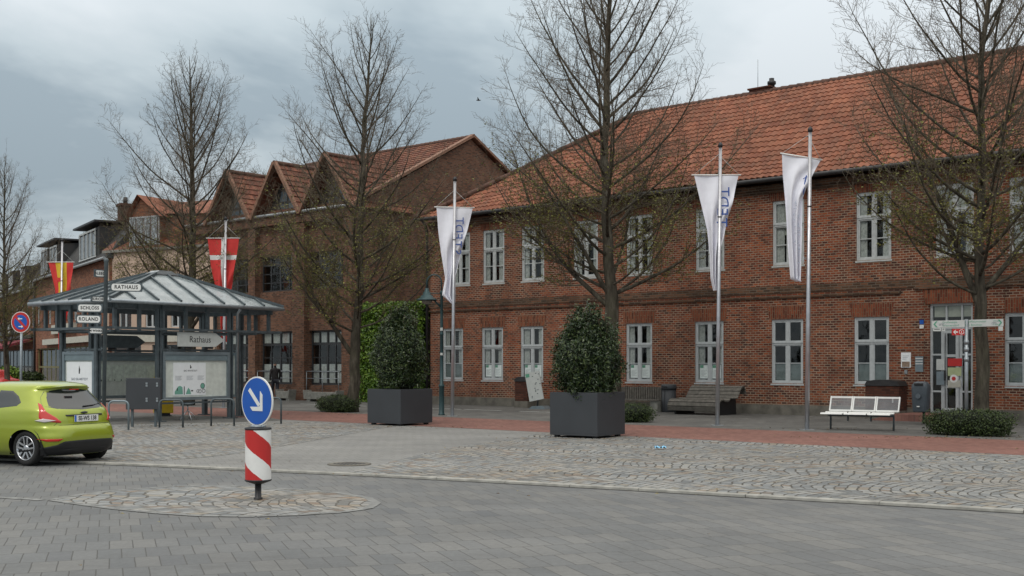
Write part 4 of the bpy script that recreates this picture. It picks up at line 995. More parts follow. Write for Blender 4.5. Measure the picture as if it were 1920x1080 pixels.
# ================================================================ STREET LAMP
lp = thing('street_lamp', 'dark teal street lamp with curved neck and bell shade', 'street lamp', (*G(828,780), .03), 0)
b = MB(); b.lathe([(.11,0),(.11,.03),(.085,.06),(.08,.9),(.10,.93),(.10,.98),(.062,1.02),(.055,2.6),(.068,2.62),(.068,2.66),(.05,2.7),(.045,3.95),(.06,3.97),(.06,4.02),(.03,4.06)], n=16); b.build('post', 'teal', lp)
b = MB(); pts = [(0,0,4.0)]; 
for i in range(13): t = math.pi*i/12; pts.append((-.24+.24*math.cos(t), 0, 4.32+.26*math.sin(t)))
pts.append((-.48,0,4.12)); b.tube(pts, .022, 8); b.tube([(0,0,3.96),(-.48,0,3.98)], .012, 6); b.tube([(0,0,3.5),(-.2,0,3.7),(-.42,0,3.98)], [.035,.03,.02], 8); b.build('bracket', 'teal', lp)
b = MB(); b.lathe([(.05,.34),(.07,.30),(.08,.22),(.12,.20),(.13,.12),(.18,.10),(.22,.03),(.34,-.03),(.35,-.06),(.30,-.04)], (-.48,0,3.80), 24); b.build('shade', 'teal', lp)
b = MB(); b.lathe([(.18,0),(.16,-.09),(.07,-.15)], (-.48,0,3.76), 16); b.build('bulb_cover', plain('lamp_glass', (.20,.20,.17), .2), lp)
for za, zb in ((2.75,2.85),(1.95,2.03)): b = MB(); b.box(-.04,.04,-.072,-.061,za,zb); b.build('sticker', 'offwhite', lp)
# ================================================================ KEEP-RIGHT SIGN BOLLARD
kb = thing('keep_right_bollard', 'round blue keep right sign on a red and white striped bollard', 'traffic bollard', (*G(484,937), .005), R(-40))
b = MB(); b.lathe([(.055,0),(.055,.02),(.04,.03),(.04,.21)], n=14); b.build('post', 'gutter', kb)
b = MB(); b.lathe([(.05,.19),(.15,.225),(.165,.235),(.165,.25)], n=24); b.build('lower_cap', 'black', kb)
NZ, NA = 120, 160; b = MB(); vs = []; fs = []; mi = []
z0, z1, rr = .25, .865, .158
for j in range(NZ+1):
    for i in range(NA): t = 2*math.pi*i/NA; vs.append((rr*math.cos(t), rr*math.sin(t), z0+(z1-z0)*j/NZ))
for j in range(NZ):
    for i in range(NA):
        fs.append((j*NA+i, j*NA+(i+1) % NA, (j+1)*NA+(i+1) % NA, (j+1)*NA+i)); t = 2*math.pi*(i+.5)/NA
        a = ((t+R(38)+math.pi) % (2*math.pi))-math.pi; d_ = 1-(j+.5)/NZ      # helical warning stripes
        mi.append(0 if ((d_-.62*(.5+a/math.pi)+.23) % .85) < .45 else 1)
b.add(vs, fs, 0, smooth=True); b.mi = mi; b.build('striped_body', ['red','white'], kb)
b = MB(); b.lathe([(.165,.865),(.165,.885),(.14,.895)], n=24); b.build('upper_cap', 'black', kb)
b = MB(); b.lathe([(.09,.89),(.10,.91),(.05,.925)], n=14).tube([(0,.05,.90),(0,.05,1.35)], .028, 10).box(-.05,.05,.0,.05,1.1,1.14).box(-.05,.05,.0,.05,1.28,1.32); b.build('bracket', 'steel', kb)
cz = 1.215
b = MB(); b.tube([(0,-.02,cz),(0,-.003,cz)], .305, 48); dsk = b.build('sign_disc', 'white', kb)
b = MB(); b.tube([(0,-.024,cz),(0,-.0205,cz)], .287, 48); b.build('blue_face', 'blue', dsk)
b = MB(); T = Matrix.Rotation(R(-45), 2)
def arrow2(pts, sc=1.): return [tuple(T @ Vector(p)*sc) for p in pts]
sh = [(-.205,-.026),(.075,-.026),(.075,.026),(-.205,.026)]
b.prism([(p[0], p[1]+cz) for p in arrow2(sh)], -.0275, -.0245)
hd = [(.17,0),(.03,-.14),(-.035,-.14),(.085,-.0265),(.085,.0265),(-.035,.14),(.03,.14)]
b.prism([(p[0], p[1]+cz) for p in arrow2([(.17,0),(.03,-.14),(-.04,-.14),(.085,-.012),(.085,.012),(-.04,.14),(.03,.14)])], -.0285, -.0248)
b.build('arrow', 'white', dsk)
# ================================================================ NO STOPPING SIGN
ns = thing('no_parking_sign', 'round red and blue no parking sign with two arrows on a grey pole', 'traffic sign', (*XY(37, 34.5), .03), R(-12)); ns.rotation_euler[1] = .012
zc = HZ(606, 34.5); b = MB(); b.tube([(0,.04,0),(0,.04,zc+.3)], .038, 12); b.build('pole', 'steel', ns)
b = MB(); b.tube([(0,-.01,zc),(0,.0,zc)], .31, 40); d = b.build('sign_disc', 'white', ns)
b = MB(); b.tube([(0,-.013,zc),(0,-.0105,zc)], .292, 40); b.build('red_face', 'red', d)
b = MB(); b.tube([(0,-.016,zc),(0,-.0135,zc)], .215, 40); b.build('blue_face', 'blue', d)
b = MB(); q = .0265; b.prism([(-.16-q, zc+.16-q),(-.16+q, zc+.16+q),(.16+q, zc-.16+q),(.16-q, zc-.16-q)], -.019, -.0165); b.build('red_bar', 'red', d)
b = MB()
for sx, zz_ in ((-1, zc+.10), (1, zc-.13)):
    b.prism([(sx*.09, zz_), (sx*.035, zz_+.045), (sx*.035, zz_+.014), (-sx*.06, zz_+.014), (-sx*.06, zz_-.014), (sx*.035, zz_-.014), (sx*.035, zz_-.045)], -.022, -.0195)
b.build('arrow', 'white', d)
# ================================================================ STREET NAME POST
sp = thing('street_name_post', 'dark post with several small white street name plates beside the kiosk', 'sign post', (*XY(194, 27), .03), 0); sp.rotation_euler[1] = .016
b = MB(); b.lathe([(.045,0),(.045,4.0),(.055,4.02),(.055,4.06),(.02,4.1)], n=14); b.build('post', 'kiosk', sp)
def plate(xa, xb, ya, yb, txt, rz=0., ts=.14):
    Y = 27; z0, z1 = HZ(yb, Y), HZ(ya, Y); sc = Y/FPX; w_ = (xb-xa)*sc/max(.3, math.cos(rz)); h = z1-z0; cx = ((xa+xb)/2-197)*sc; h *= .84
    h2 = h+.045; b = MB(); b.box(-w_/2-.03, w_/2+.03, -.012, .012, -h2/2, h2/2); p = b.build('name_plate', 'kiosk', sp); p.location = (cx, -.02, (z0+z1)/2); p.rotation_euler = (0, 0, rz)
    b = MB(); rd = h*.35; pts = []
    for sx, sz in ((1,1),(-1,1),(-1,-1),(1,-1)):
        a0 = {(1,1):0,(-1,1):90,(-1,-1):180,(1,-1):270}[(sx,sz)]
        for k_ in range(5): a = R(a0+k_*22.5); pts.append((sx*(w_/2-rd)+rd*math.cos(a), sz*(h/2-rd)+rd*math.sin(a)))
    b.prism(pts, -.016, -.0125); b.build('enamel', 'white', p)
    text('lettering', txt, ts*.9, 'ink', p, (0, -.0175, 0), bold=.003, ext=.001, sx=.9, spacing=1.15)
plate(209, 263, 533, 548, 'RATHAUS', R(3), .135)
plate(147, 190, 573, 588, 'SCHLOSS', 0, .115)
plate(145, 188, 594, 609, 'ROLAND', 0, .125)
plate(180, 195, 509, 522, 'BLEECK', R(45), .10)
plate(174, 194, 559, 568, 'KIRCHE', R(30), .09)
plate(170, 191, 618, 628, 'IM WINKEL', R(20), .07)
# ================================================================ KIOSK
KA = (-10.95, 32.0); kr = math.atan2(.82, .57)
kz = thing('information_kiosk', 'steel information pavilion with hipped glass roof and notice boards', 'kiosk', (*KA, .034), kr)
LA, LB, EH, AH = 6.45, 3.8, 3.45, 4.44; ap = (LA/2, LB/2, AH); cw = .38
gm = NT('kiosk_roof_glass', .16, .0, .8); gm.b.inputs['Coat Weight'].default_value = .5
gm.col(gm.ramp(gm.noise(2.2, 5, .65), [(.3, (.24,.285,.30)), (.55, (.40,.455,.47)), (.75, (.54,.59,.60))])); M['roofglass'] = gm.m
trn = gm.n('ShaderNodeBsdfTransparent'); trn.inputs[0].default_value = (.8,.86,.88,1); mxg = gm.n('ShaderNodeMixShader'); mxg.inputs[0].default_value = .34
gm.l(gm.b.outputs[0], mxg.inputs[1]); gm.l(trn.outputs[0], mxg.inputs[2]); gm.l(mxg.outputs[0], gm.o.inputs[0])
c8 = [(0,0),(LA,0),(LA,LB),(0,LB)]; t8 = [(LA/2-cw,LB/2-cw*.6),(LA/2+cw,LB/2-cw*.6),(LA/2+cw,LB/2+cw*.6),(LA/2-cw,LB/2+cw*.6)]
b = MB()
for i in range(4):
    j = (i+1) % 4; b.add([(*c8[i],EH),(*c8[j],EH),(*t8[j],AH-.08),(*t8[i],AH-.08)], [(0,1,2,3)])
rfk = b.build('roof', 'roofglass', kz, fix=False)
b = MB()
def on(i, f_, g):   # point on roof side i, fraction f along eave, g up slope
    j = (i+1) % 4; a = Vector((*c8[i],EH)).lerp(Vector((*c8[j],EH)), f_); L = (Vector(c8[j])-Vector(c8[i])).length
    # true slope direction: straight towards the ridge, clipped by the hips
    cx = Vector((LA/2, LB/2, AH-.08)); perp = {0: (0,1), 1: (-1,0), 2: (0,-1), 3: (1,0)}[i]; D = (LB/2-cw*.6) if i % 2 == 0 else (LA/2-cw)
    H_ = AH-.08-EH; e0 = f_*L; half = L/2; lim = D*min(1, min(e0, L-e0)/(half-(cw if i % 2 == 0 else cw*.6)))
    return a, Vector((a.x+perp[0]*lim, a.y+perp[1]*lim, EH+H_*lim/D))
for i in range(4):
    n = 8 if i % 2 == 0 else 6
    for k_ in range(1, n): a, c = on(i, k_/n, 1); b.bar(a+Vector((0,0,.03)), c+Vector((0,0,.03)), .055, .06)
    b.bar(Vector((*c8[i],EH+.035)), Vector((*t8[i],AH-.04)), .09, .08)
b.build('rib', 'kiosk', rfk)
b = MB(); b.box(LA/2-cw-.06, LA/2+cw+.06, LB/2-cw*.6-.06, LB/2+cw*.6+.06, AH-.08, AH-.02); b.prism([(LA/2-cw,AH-.02),(LA/2+cw,AH-.02),(LA/2+cw*.6,AH+.05),(LA/2-cw*.6,AH+.05)], LB/2-cw*.5, LB/2+cw*.5); b.build('roof_cap', 'zinc', rfk)
b = MB()
for (xa, ya), (xb, yb) in zip(c8, c8[1:]+c8[:1]): b.tube([(xa,ya,EH-.05),(xb,yb,EH-.05)], .06, 8)
b.build('gutter', 'steel', rfk)
b = MB()
for z, ins, hh in ((EH-.16, .35, .14), (2.66, .15, .07), (2.60, .7, .06)):
    for (xa, ya), (xb, yb) in (((ins-.2,ins),(LA-ins+.2,ins)),((ins-.2,LB-ins),(LA-ins+.2,LB-ins)),((ins,ins-.2),(ins,LB-ins+.2)),((LA-ins,ins-.2),(LA-ins,LB-ins+.2))): b.bar((xa,ya,z),(xb,yb,z+.003*(xa == xb)), .06, hh)
for y in (.35, LB-.35): b.bar((1.87,y,2.07),(4.56,y,2.07), .07, .06); b.bar((1.87,y,.52),(4.56,y,.52), .07, .05)
b.bar((.7,1.3,2.07),(.7,3.1,2.07), .07, .06); b.bar((LA-.7,1.3,2.07),(LA-.7,3.1,2.07), .07, .06)
b.build('beam', 'kiosk', kz)
for (x, y) in ((1.87,.35),(4.56,.35),(1.87,LB-.35),(4.56,LB-.35),(.7,1.55),(.7,3.2),(LA-.7,1.2),(LA-.7,2.9)):
    b = MB(); b.box(x-.075, x-.02, y-.06, y+.06, .02, EH-.2).box(x+.02, x+.075, y-.06, y+.06, .02, EH-.2).box(x-.02, x+.02, y-.02, y+.02, .02, EH-.2).box(x-.17, x+.17, y-.15, y+.15, 0, .03); b.build('post', 'kiosk', kz)
for x, y in [(.35+i*(LA-.7)/7, y) for i in range(8) for y in (.30, LB-.30)]+[(x, .3+i*(LB-.6)/5) for i in range(1, 5) for x in (.3, LA-.3)]:
    b = MB(); b.box(x-.045, x+.045, y-.045, y+.045, 2.70, EH-.1); b.build('strut', 'kiosk', kz)
b = MB(); b.tube([(4.72,.05,EH-.1),(4.72,.2,3.2),(4.72,.22,.05)], .045, 10); b.build('downpipe', 'steel', kz)
M['panelw'] = plain('board_panel', (.60,.63,.58), .6)
# notice boards
def board(x, y, rz, w_, z0, z1, label_name, content):
    b = MB(); t = .09; h = z1-z0; d = .07
    b.box(-w_/2, -w_/2+t, -d, d, 0, h).box(w_/2-t, w_/2, -d, d, 0, h).box(-w_/2+t, w_/2-t, -d, d, 0, t).box(-w_/2+t, w_/2-t, -d, d, h-t, h)
    o = b.build('notice_board', 'kioskl', kz); o.location = (x, y, z0); o.rotation_euler = (0, 0, rz)
    b = MB(); b.box(-w_/2+t, w_/2-t, -.01, .01, t, h-t); b.build('back_panel', 'panelw', o)
    b = MB(); b.box(-w_/2+t, w_/2-t, -.05, -.012, h-t-.17, h-t-.001); b.build('header_strip', plain('board_header', (.16,.21,.23), .5), o)
    content(o, w_, h); return o
def poster_bikes(o, w_, h):
    b = MB(); b.box(-.85, .35, -.02, -.011, .14, 1.10); p = b.build('poster', 'paper', o)
    text('lettering', 'BAD BRAMSTEDT', .065, 'ink', p, (-.22, -.022, .86), ext=.0005)
    b = MB(); b.prism([(-.24,.93),(-.20,.93),(-.18,.97),(-.215,1.0),(-.21,1.04),(-.24,1.02)], -.0225, -.0202); b.build('print', 'ink', p)
    b = MB()
    for cx in (-.66, -.25, .16):
        for k_ in range(5): b.box(cx-.12, cx+.13-.03*(k_ % 3), -.0215, -.0202, .70-k_*.028, .709-k_*.028)
    b.build('print', 'greyink', p)
    b = MB(); b.prism([(-.8,.17),(-.80,.25),(-.68,.40),(-.60,.42),(-.52,.38),(-.50,.17)], -.022, -.0202); b.prism([(-.40,.17),(-.34,.30),(-.30,.36),(-.24,.30),(-.20,.17)], -.022, -.0202)
    b.tube([(.23,-.0225,.41),(.23,-.0203,.41)], .075, 18); b.build('print', plain('poster_green', (.16,.38,.30)), p)
    b = MB()
    for cx, cz_, r0 in ((.05,.26,.045),(.13,.25,.05),(.27,.26,.055),(.23,.41,.08)):
        pts = [(cx+r0*math.cos(R(a)), -.024, cz_+r0*math.sin(R(a))) for a in range(0, 361, 24)]; b.tube(pts, .006, 4)
    b.box(-.47,-.44,-.0235,-.0205,.16,.40).box(-.2,-.13,-.0235,-.0205,.25,.29).box(-.72,-.69,-.0235,-.0205,.28,.36); b.build('print', 'ink', p)
def poster_town(o, w_, h):
    b = MB(); b.box(-w_/2+.16, w_/2-.12, -.02, -.011, .12, h-.3); p = b.build('poster', 'paper', o)
    text('lettering', 'BAD BRAMSTEDT', .10, 'greyink', p, (.02, -.022, .62), ext=.0005, bold=.002)
    b = MB(); b.prism([(-.02,.78),(.03,.78),(.045,.9),(.0,1.02),(-.02,.9)], -.0225, -.0202); b.build('print', 'ink', p)
    b = MB(); b.box(-.2,.22,-.0225,-.0205,.50,.506).box(-.16,.18,-.0225,-.0205,.47,.476); b.build('print', 'greyink', p)
def poster_map(o, w_, h):
    b = MB(); r = random.Random(4)
    for i in range(5): x = -w_/2+.2+i*.42; z = h*.38+r.uniform(-.02,.05); b.box(x, x+.38, -.022, -.011, z, z+.5)
    p = b.build('poster', plain('map_paper', (.62,.68,.60), .7, var=.2, scale=9), o)
    b = MB()
    for i in range(9): b.box(-w_/2+.2+i*.24, -w_/2+.23+i*.24, -.03, -.022, h*.38+r.uniform(-.03,.02), h*.41)
    b.build('magnet', 'ink', p)
board(3.24, .35, 0, 2.50, .60, 2.02, '', poster_bikes)
board(.7, 2.37, R(-90), 1.5, .60, 2.02, '', poster_town)
board(3.2, LB-.35, 0, 2.45, .60, 2.02, '', poster_map)
board(LA-.7, 2.05, R(90), 1.5, .60, 2.02, '', lambda *a: None)
# arrow shaped wayfinding signs on the kiosk
def arrow_sign(x, y, z, w_, h, rz, m, txt=None, rev=False, label='', par=None):
    sgn = -1 if rev else 1
    b = MB(); b.prism([(-w_/2*sgn, 0), (w_*.30*sgn, 0), (w_/2*sgn, h/2), (w_*.30*sgn, h), (-w_/2*sgn, h)], -.02, .02); o = b.build('arrow_sign', m, kz, bevel=.004); o.location = (x, y, z); o.rotation_euler = (0,0,rz)
    if txt: text('lettering', txt, .27, 'ink', o, (-.06, -.0225, h*.50), ext=.001, sx=.95)
    b = MB(); b.box(-w_*.35, -w_*.2, -.03, .03, -.06, -.001).box(w_*.1, w_*.25, -.03, .03, -.06, -.001); b.build('clamp', 'black', o); return o
arrow_sign(3.33, .22, 2.17, 1.75, .42, 0, 'offwhite', 'Rathaus')
arrow_sign(2.9, LB-.5, 2.16, 1.6, .38, 0, 'kiosk')
# black cabinet, yellow box, tripod, hoops
cb = thing('black_sign_cabinet', 'flat black metal cabinet on short legs between kiosk and hoops', 'cabinet', (*XY(270, 31), .034), R(4))
b = MB(); b.box(-.45,.45,-.09,.09,.46,1.29); b.build('body', 'anth', cb, bevel=.01)
b = MB(); [b.box(x-.025, x+.025, -.1, -.091, z, z+.05) for x in (.09, .36) for z in (.66, .72, 1.06, 1.12)]; b.build('bolt', 'steel', cb)
for x in (-.3, .3): b = MB(); b.box(x-.03, x+.03, -.03, .03, 0, .46); b.build('leg', 'kiosk', cb)
yb = thing('post_box', 'yellow post box half hidden behind the black cabinet', 'post box', (*XY(306, 37.5), .032), R(20))
b = MB(); b.box(-.3,.3,-.22,.22,.1,1.22).prism([(-.3,1.22),(.3,1.22),(.25,1.28),(-.25,1.28)], -.2, .2); b.build('body', 'yellow', yb, bevel=.02)
b = MB(); b.box(-.2,.2,-.18,.18,0,.1); b.build('foot', 'black', yb)
b = MB(); b.box(-.2,.2,-.235,-.221,1.02,1.06); b.build('slot', 'black', yb)
tr_ = thing('folding_stool', 'small splayed chrome stool legs under the front notice board', 'stool', (*XY(352, 34.6), .034), 0)
b = MB()
for a in range(0, 360, 72): b.tube([(0,0,.30),(.12*math.cos(R(a+20)),.12*math.sin(R(a+20)),.2),(.28*math.cos(R(a+20)),.28*math.sin(R(a+20)),.02)], .012, 6)
b.build('leg', 'alu', tr_); b = MB(); b.tube([(0,0,.28),(0,0,.46)], .02, 8); b.build('column', 'alu', tr_); b = MB(); b.lathe([(.17,.46),(.18,.48),(.17,.51)], n=20); b.build('seat', 'kiosk', tr_)
hl = ['bent steel hoop right behind the green car', 'bent steel hoop left of the front notice board edge', 'bent steel hoop below the right end of the notice board', 'bent steel hoop behind the blue sign']
for i, (xa, xb, py) in enumerate(((204,241,808),(299,343,804),(396,439,801),(486,527,797))):
    pa_, pb_ = Vector(G(xa, py)), Vector(G(xb, py)); Lh = (pb_-pa_).length; o = thing('bicycle_hoop', hl[i], 'bicycle hoop', (*pa_, .034), math.atan2((pb_-pa_).y, (pb_-pa_).x), 'bent steel bicycle hoops')
    rr_ = .12; pts = [(0,0,0),(0,0,.72-rr_)]+[(rr_-rr_*math.cos(R(a)),0,.72-rr_+rr_*math.sin(R(a))) for a in range(15, 91, 15)]+[(Lh-rr_+rr_*math.sin(R(a)),0,.72-rr_+rr_*math.cos(R(a))) for a in range(0, 91, 15)]+[(Lh,0,0)]
    b = MB(); b.tube(pts, .025, 10); b.build('hoop', 'kiosk' if i else 'kioskl', o)
# ================================================================ BENCHES, BINS
def Gf(px, py): return G(px, py)
wb = thing('metal_bench', 'white perforated metal bench right of the tallest flagpole', 'bench', (*XY(1608, 29.4), .034), R(-30))
BW = 1.74; x0 = -BW/2
b = MB()
for i in range(3):
    xa = x0+BW*i/3+.02; xb = x0+BW*(i+1)/3-.02
    def bk(x, z): return (x+.10+.03*(z-.45), .20+(z-.45)*.35, z)
    for (p, q) in (((xa,.48),(xb,.48)), ((xa,.81),(xb,.81)), ((xa,.46),(xa,.83)), ((xb,.46),(xb,.83))): b.bar(bk(*p), bk(*q), .03, .045)
b.build('back_frame', 'white', wb)
b = MB()
for i in range(3):
    xa = x0+BW*i/3+.035; xb = x0+BW*(i+1)/3-.035
    for k_ in range(12): z = .50+k_*.0262; b.bar(bk(xa, z), bk(xb, z), .004, .016)
b.build('backrest', plain('perforated_sheet', (.24,.25,.26), .6), wb)
b = MB()
for i in range(3):
    xa = x0+BW*i/3+.015; xb = x0+BW*(i+1)/3-.015; b.prism([(-.32,.395),(-.30,.435),(.14,.425),(.2,.45),(.2,.41),(.14,.40)], xa, xb, 'x')
b.build('seat', 'white', wb, bevel=.006)
for x in (x0+.16, -x0-.02): b = MB(); b.tube([(x,-.10,.40),(x,.12,.38),(x+.0,.15,.30),(x,.14,0)], .024, 8).tube([(x,-.16,.39),(x,-.20,.36),(x,-.2,.0)], .001, 4); b.build('leg', 'kiosk', wb)
b = MB(); b.bar((x0+.1,.10,.36),(-x0,.10,.36), .05, .05); b.box(-.27,-.24,.02,.1,.22,.36).box(.3,.33,.02,.1,.22,.36); b.build('support_beam', 'kiosk', wb)
lb = thing('slatted_bench', 'weathered bench with upright slatted back behind the nearer planter', 'bench', (*SF(S_of(1190, .7), .7), .034), RS)
b = MB(); n = 24; W_ = 2.3
for i in range(n): x = -W_/2+W_*i/n; b.box(x, x+W_/n*.7, .12, .17, .40, .86)
b.build('backrest', 'wood', lb); b = MB(); [b.box(-W_/2, W_/2, -.35+.11*i, -.27+.11*i, .38, .43) for i in range(4)]; b.build('seat', 'wood', lb)
b = MB(); b.box(-W_/2, -W_/2+.3, -.3, .12, 0, .38); b.build('leg', 'concrete', lb); b = MB(); b.box(W_/2-.3, W_/2, -.3, .12, 0, .38); b.build('leg', 'concrete', lb)
wv = thing('curved_lounge_bench', 'wavy wooden slat lounge bench behind the middle flagpole', 'bench', (*SF(S_of(1320, 1.3), 1.3), .034), RS)
b = MB(); 
prof_ = [(-.62,.10),(-.66,.22),(-.60,.33),(-.5,.40),(-.38,.41),(-.26,.38),(-.14,.36),(-.02,.37),(.09,.43),(.18,.52),(.27,.62),(.36,.71),(.46,.76),(.56,.74),(.63,.66),(.66,.54)]
for (ya, za), (yb_, zb_) in zip(prof_, prof_[1:]):
    a, c = Vector((ya, za)), Vector((yb_, zb_)); d = (c-a); L = d.length; d.normalize(); m = (a+c)/2; q = Vector((-d.y, d.x))*.018
    p = [m-d*L*.42-q, m+d*L*.42-q, m+d*L*.42+q, m-d*L*.42+q]; b.prism([tuple(t) for t in p], -1.0+(.25 if ya > 0 else 0), .95+(.25 if ya > 0 else 0), 'x')
b.build('seat', 'wood', wv)
wv.scale = (1, 1, 1.22)
for x in (-.8, .8): b = MB(); b.prism([(-.55,0),(-.6,.3),(-.4,.37),(0,.33),(.4,.7),(.58,.65),(.6,0)], x, x+.06, 'x'); b.build('leg', 'black', wv)
bn = thing('litter_bin', 'tall cylindrical grey litter bin between the two wooden benches', 'litter bin', (*SF(S_of(1254, .6), .6), .034), RS)
b = MB(); b.lathe([(.23,0),(.25,.03),(.25,.78)], n=24); b.build('body', 'anth', bn); b = MB(); b.lathe([(.265,.78),(.27,.84),(.265,.93),(.24,.96)], n=24); b.build('lid', 'anth', bn); b = MB(); b.box(-.1,.1,-.275,-.262,.80,.90); b.build('opening', 'black', bn)
b = MB(); b.box(-.012,.012,-.256,-.2,.05,.78); b.build('door_seam', 'black', bn)
b2 = thing('post_litter_bin', 'rounded dark grey litter bin on a post beside the town hall door', 'litter bin', (*SF(S_of(1727, 3.1), 3.1), .034), RS)
b = MB(); b.box(-.03,.03,.18,.24,0,.9); b.build('post', 'gutter', b2)
def rrect(w_, d, r_, n=5):
    return [(sx*(w_-r_)+r_*math.cos(R(a0+k_*90/n)), sy*(d-r_)+r_*math.sin(R(a0+k_*90/n))) for sx, sy, a0 in ((1,1,0),(-1,1,90),(-1,-1,180),(1,-1,270)) for k_ in range(n+1)]
b = MB(); lv = [(.34,.19,.15),(.37,.20,.16),(1.0,.225,.18),(1.08,.22,.17),(1.16,.17,.12),(1.18,.10,.07)]; vs = []; n = len(rrect(1,1,.1))
for z, a, d in lv: vs += [(x, y, z) for x, y in rrect(a, d, .08 if a > .12 else .05)]
b.add(vs, [(j*n+i, j*n+(i+1) % n, (j+1)*n+(i+1) % n, (j+1)*n+i) for j in range(len(lv)-1) for i in range(n)]+[tuple(range(n))[::-1], tuple(range((len(lv)-1)*n, len(lv)*n))], smooth=True); b.build('body', plain('bin_grey', (.07,.085,.10), .5), b2)
b = MB(); b.box(-.12,.12,-.2,-.12,1.07,1.13); b.build('opening', 'black', b2); b = MB(); b.box(-.04,.04,-.212,-.2,.48,.51); b.build('label_strip', 'white', b2)
b = MB(); b.tube([(0,-.205,.78),(0,-.225,.78)], .07, 16); b.build('ashtray', plain('bin_mark', (.11,.13,.15)), b2)
# brick pillars, sandwich board, troughs
for px, o_, lab, h, wd in ((985, .45, 'brown brick pillar with rounded cap beside the leaning notice stand', 1.12, .62), (1660, .45, 'brown brick box pillar with flat cap behind the white bench', 1.12, 1.05)):
    t = thing('brick_pillar', lab, 'pillar', (*SF(S_of(px, o_), o_), .034), RS, 'brown brick pillars against the town hall wall')
    b = MB(); b.box(-wd/2, wd/2, -.25, .35, .25, h-.12); b.build('shaft', 'rust', t); b = MB(); b.box(-wd/2-.02, wd/2+.02, -.27, .36, 0, .25); b.build('base', 'stone', t)
    b = MB(); b.prism([(-wd/2-.03,h-.12),(wd/2+.03,h-.12),(wd/2-.05,h+.02),(wd*.2,h+.06),(-wd*.2,h+.06),(-wd/2+.05,h+.02)], -.28, .38); b.build('cap', 'gutter', t)
    if wd > 1: b = MB(); b.box(.32,.36,-.27,-.252,.5,.62); b.build('lock', 'white', t)
ab = thing('notice_stand', 'tilted white notice board on a low foot beside the brick pillar', 'notice board', (*SF(S_of(1012, 1.2), 1.2), .034), RS+R(12))
b = MB(); b.T = Matrix.Translation((-.1,0,.2)) @ Matrix.Rotation(R(-11), 4, 'Y'); b.box(-.3,.3,-.02,.02,.12,1.18); p = b.build('panel', 'offwhite', ab)
b = MB(); b.T = Matrix.Translation((-.1,0,.2)) @ Matrix.Rotation(R(-11), 4, 'Y'); b.box(-.28,-.12,-.025,-.021,1.02,1.15,0); r = random.Random(2)
for i in range(14): x, z = r.uniform(-.2,.26), r.uniform(.2,1.1); b.box(x, x+.05, -.025, -.021, z, z+.03, 1)
b.build('print', ['green','kiosk'], p)
b = MB(); b.prism([(-.35,0),(.35,0),(.25,.12),(-.2,.10)], -.25, .25); b.build('foot', 'kioskl', ab); b = MB(); b.tube([(-.1,.0,.08),(-.06,.03,.6)], .03, 8); b.build('strut', 'black', ab)
for px, wd, lab in ((606, 2.3, 'long grey concrete trough below the right ground floor window of the dormered building'), (536, 1.0, 'short grey concrete trough behind the walking man')):
    s = S_of(px, .8); t = thing('concrete_trough', lab, 'trough', (*SF(s, .8), .034), RS, 'concrete troughs before the dormered building')
    b = MB(); b.prism([(-wd/2+.06,.10),(wd/2-.06,.10),(wd/2,.5),(wd/2-.08,.5),(wd/2-.1,.42),(-wd/2+.1,.42),(-wd/2+.08,.5),(-wd/2,.5)], -.22, .22); b.build('basin', 'concrete', t, bevel=.01)
    for x in (-wd*.35, wd*.35): b = MB(); b.box(x-.12, x+.12, -.18, .18, 0, .10); b.build('foot', 'concrete', t)
# ================================================================ FINGER POST
FY = 27.3
fp = thing('finger_post', 'grey post with two white cycle route arms and a red plate', 'sign post', (*XY(1812, FY), .03), 0)
zA = HZ(609, FY); b = MB(); b.tube([(0,0,0),(0,0,zA+.1)], .042, 12); b.build('post', 'steel', fp)
scp = FY/FPX
for z in (1.95, 1.72, 2.12): b = MB(); b.lathe([(.055,0),(.058,.05),(.055,.09)], (0,0,z), 12); b.build('clamp', 'steel', fp)
def arm(sg, wd, l1, l2, n1, n2):
    b = MB(); h = .165; xa = .05 if sg > 0 else -.05-wd; b.box(xa, xa+wd, -.02, .02, -h/2, h/2); o = b.build('arm', 'offwhite', fp, bevel=.003); o.location = (0, -.01, zA); o.rotation_euler = (0, R(-1.5)*1, 0)
    tip = xa+wd-.03 if sg > 0 else xa+.03; b = MB(); b.prism([(tip,0),(tip-sg*.06,.07),(tip-sg*.10,.07),(tip-sg*.04,0),(tip-sg*.10,-.07),(tip-sg*.06,-.07)], -.0235, -.0205); b.build('arrow', 'green', o)
    tx = (xa+.04) if sg > 0 else (xa+.24)
    text('lettering', l1, .070, 'green', o, (tx, -.022, .038), align='LEFT', ext=.0006); text('lettering', l2, .070, 'green', o, (tx, -.022, -.038), align='LEFT', ext=.0006)
    nx_ = tx+.52; text('lettering', n1, .06, 'green', o, (nx_, -.022, .038), align='LEFT', ext=.0006); text('lettering', n2, .06, 'green', o, (nx_, -.022, -.038), align='LEFT', ext=.0006)
    bx = tip-sg*.19; b = MB()
    for dx in (-.035, .035): b.tube([(bx+dx+.022*math.cos(R(a)), -.023, -.01+.022*math.sin(R(a))) for a in range(0, 361, 30)], .003, 4)
    b.tube([(bx-.035,-.023,-.01),(bx,-.023,.022),(bx+.035,-.023,-.01)], .003, 4); b.build('bicycle_mark', 'greyink', o); return o
arm(-1, .76, 'Großenaspe', 'Wiemersdorf', '13 km', '4 km'); arm(1, .80, 'Neumünster', 'Bimöhlen', '19 km', '5 km')
b = MB(); b.box(-.34,-.055,-.02,.02,-.075,.075); o = b.build('red_plate', 'red', fp); o.location = (0, -.01, HZ(625, FY))
b = MB(); b.prism([(-.32,0),(-.27,.05),(-.25,.05),(-.28,.014),(-.21,.014),(-.21,-.014),(-.28,-.014),(-.25,-.05),(-.27,-.05)], -.024, -.0205); b.build('arrow', 'white', o)
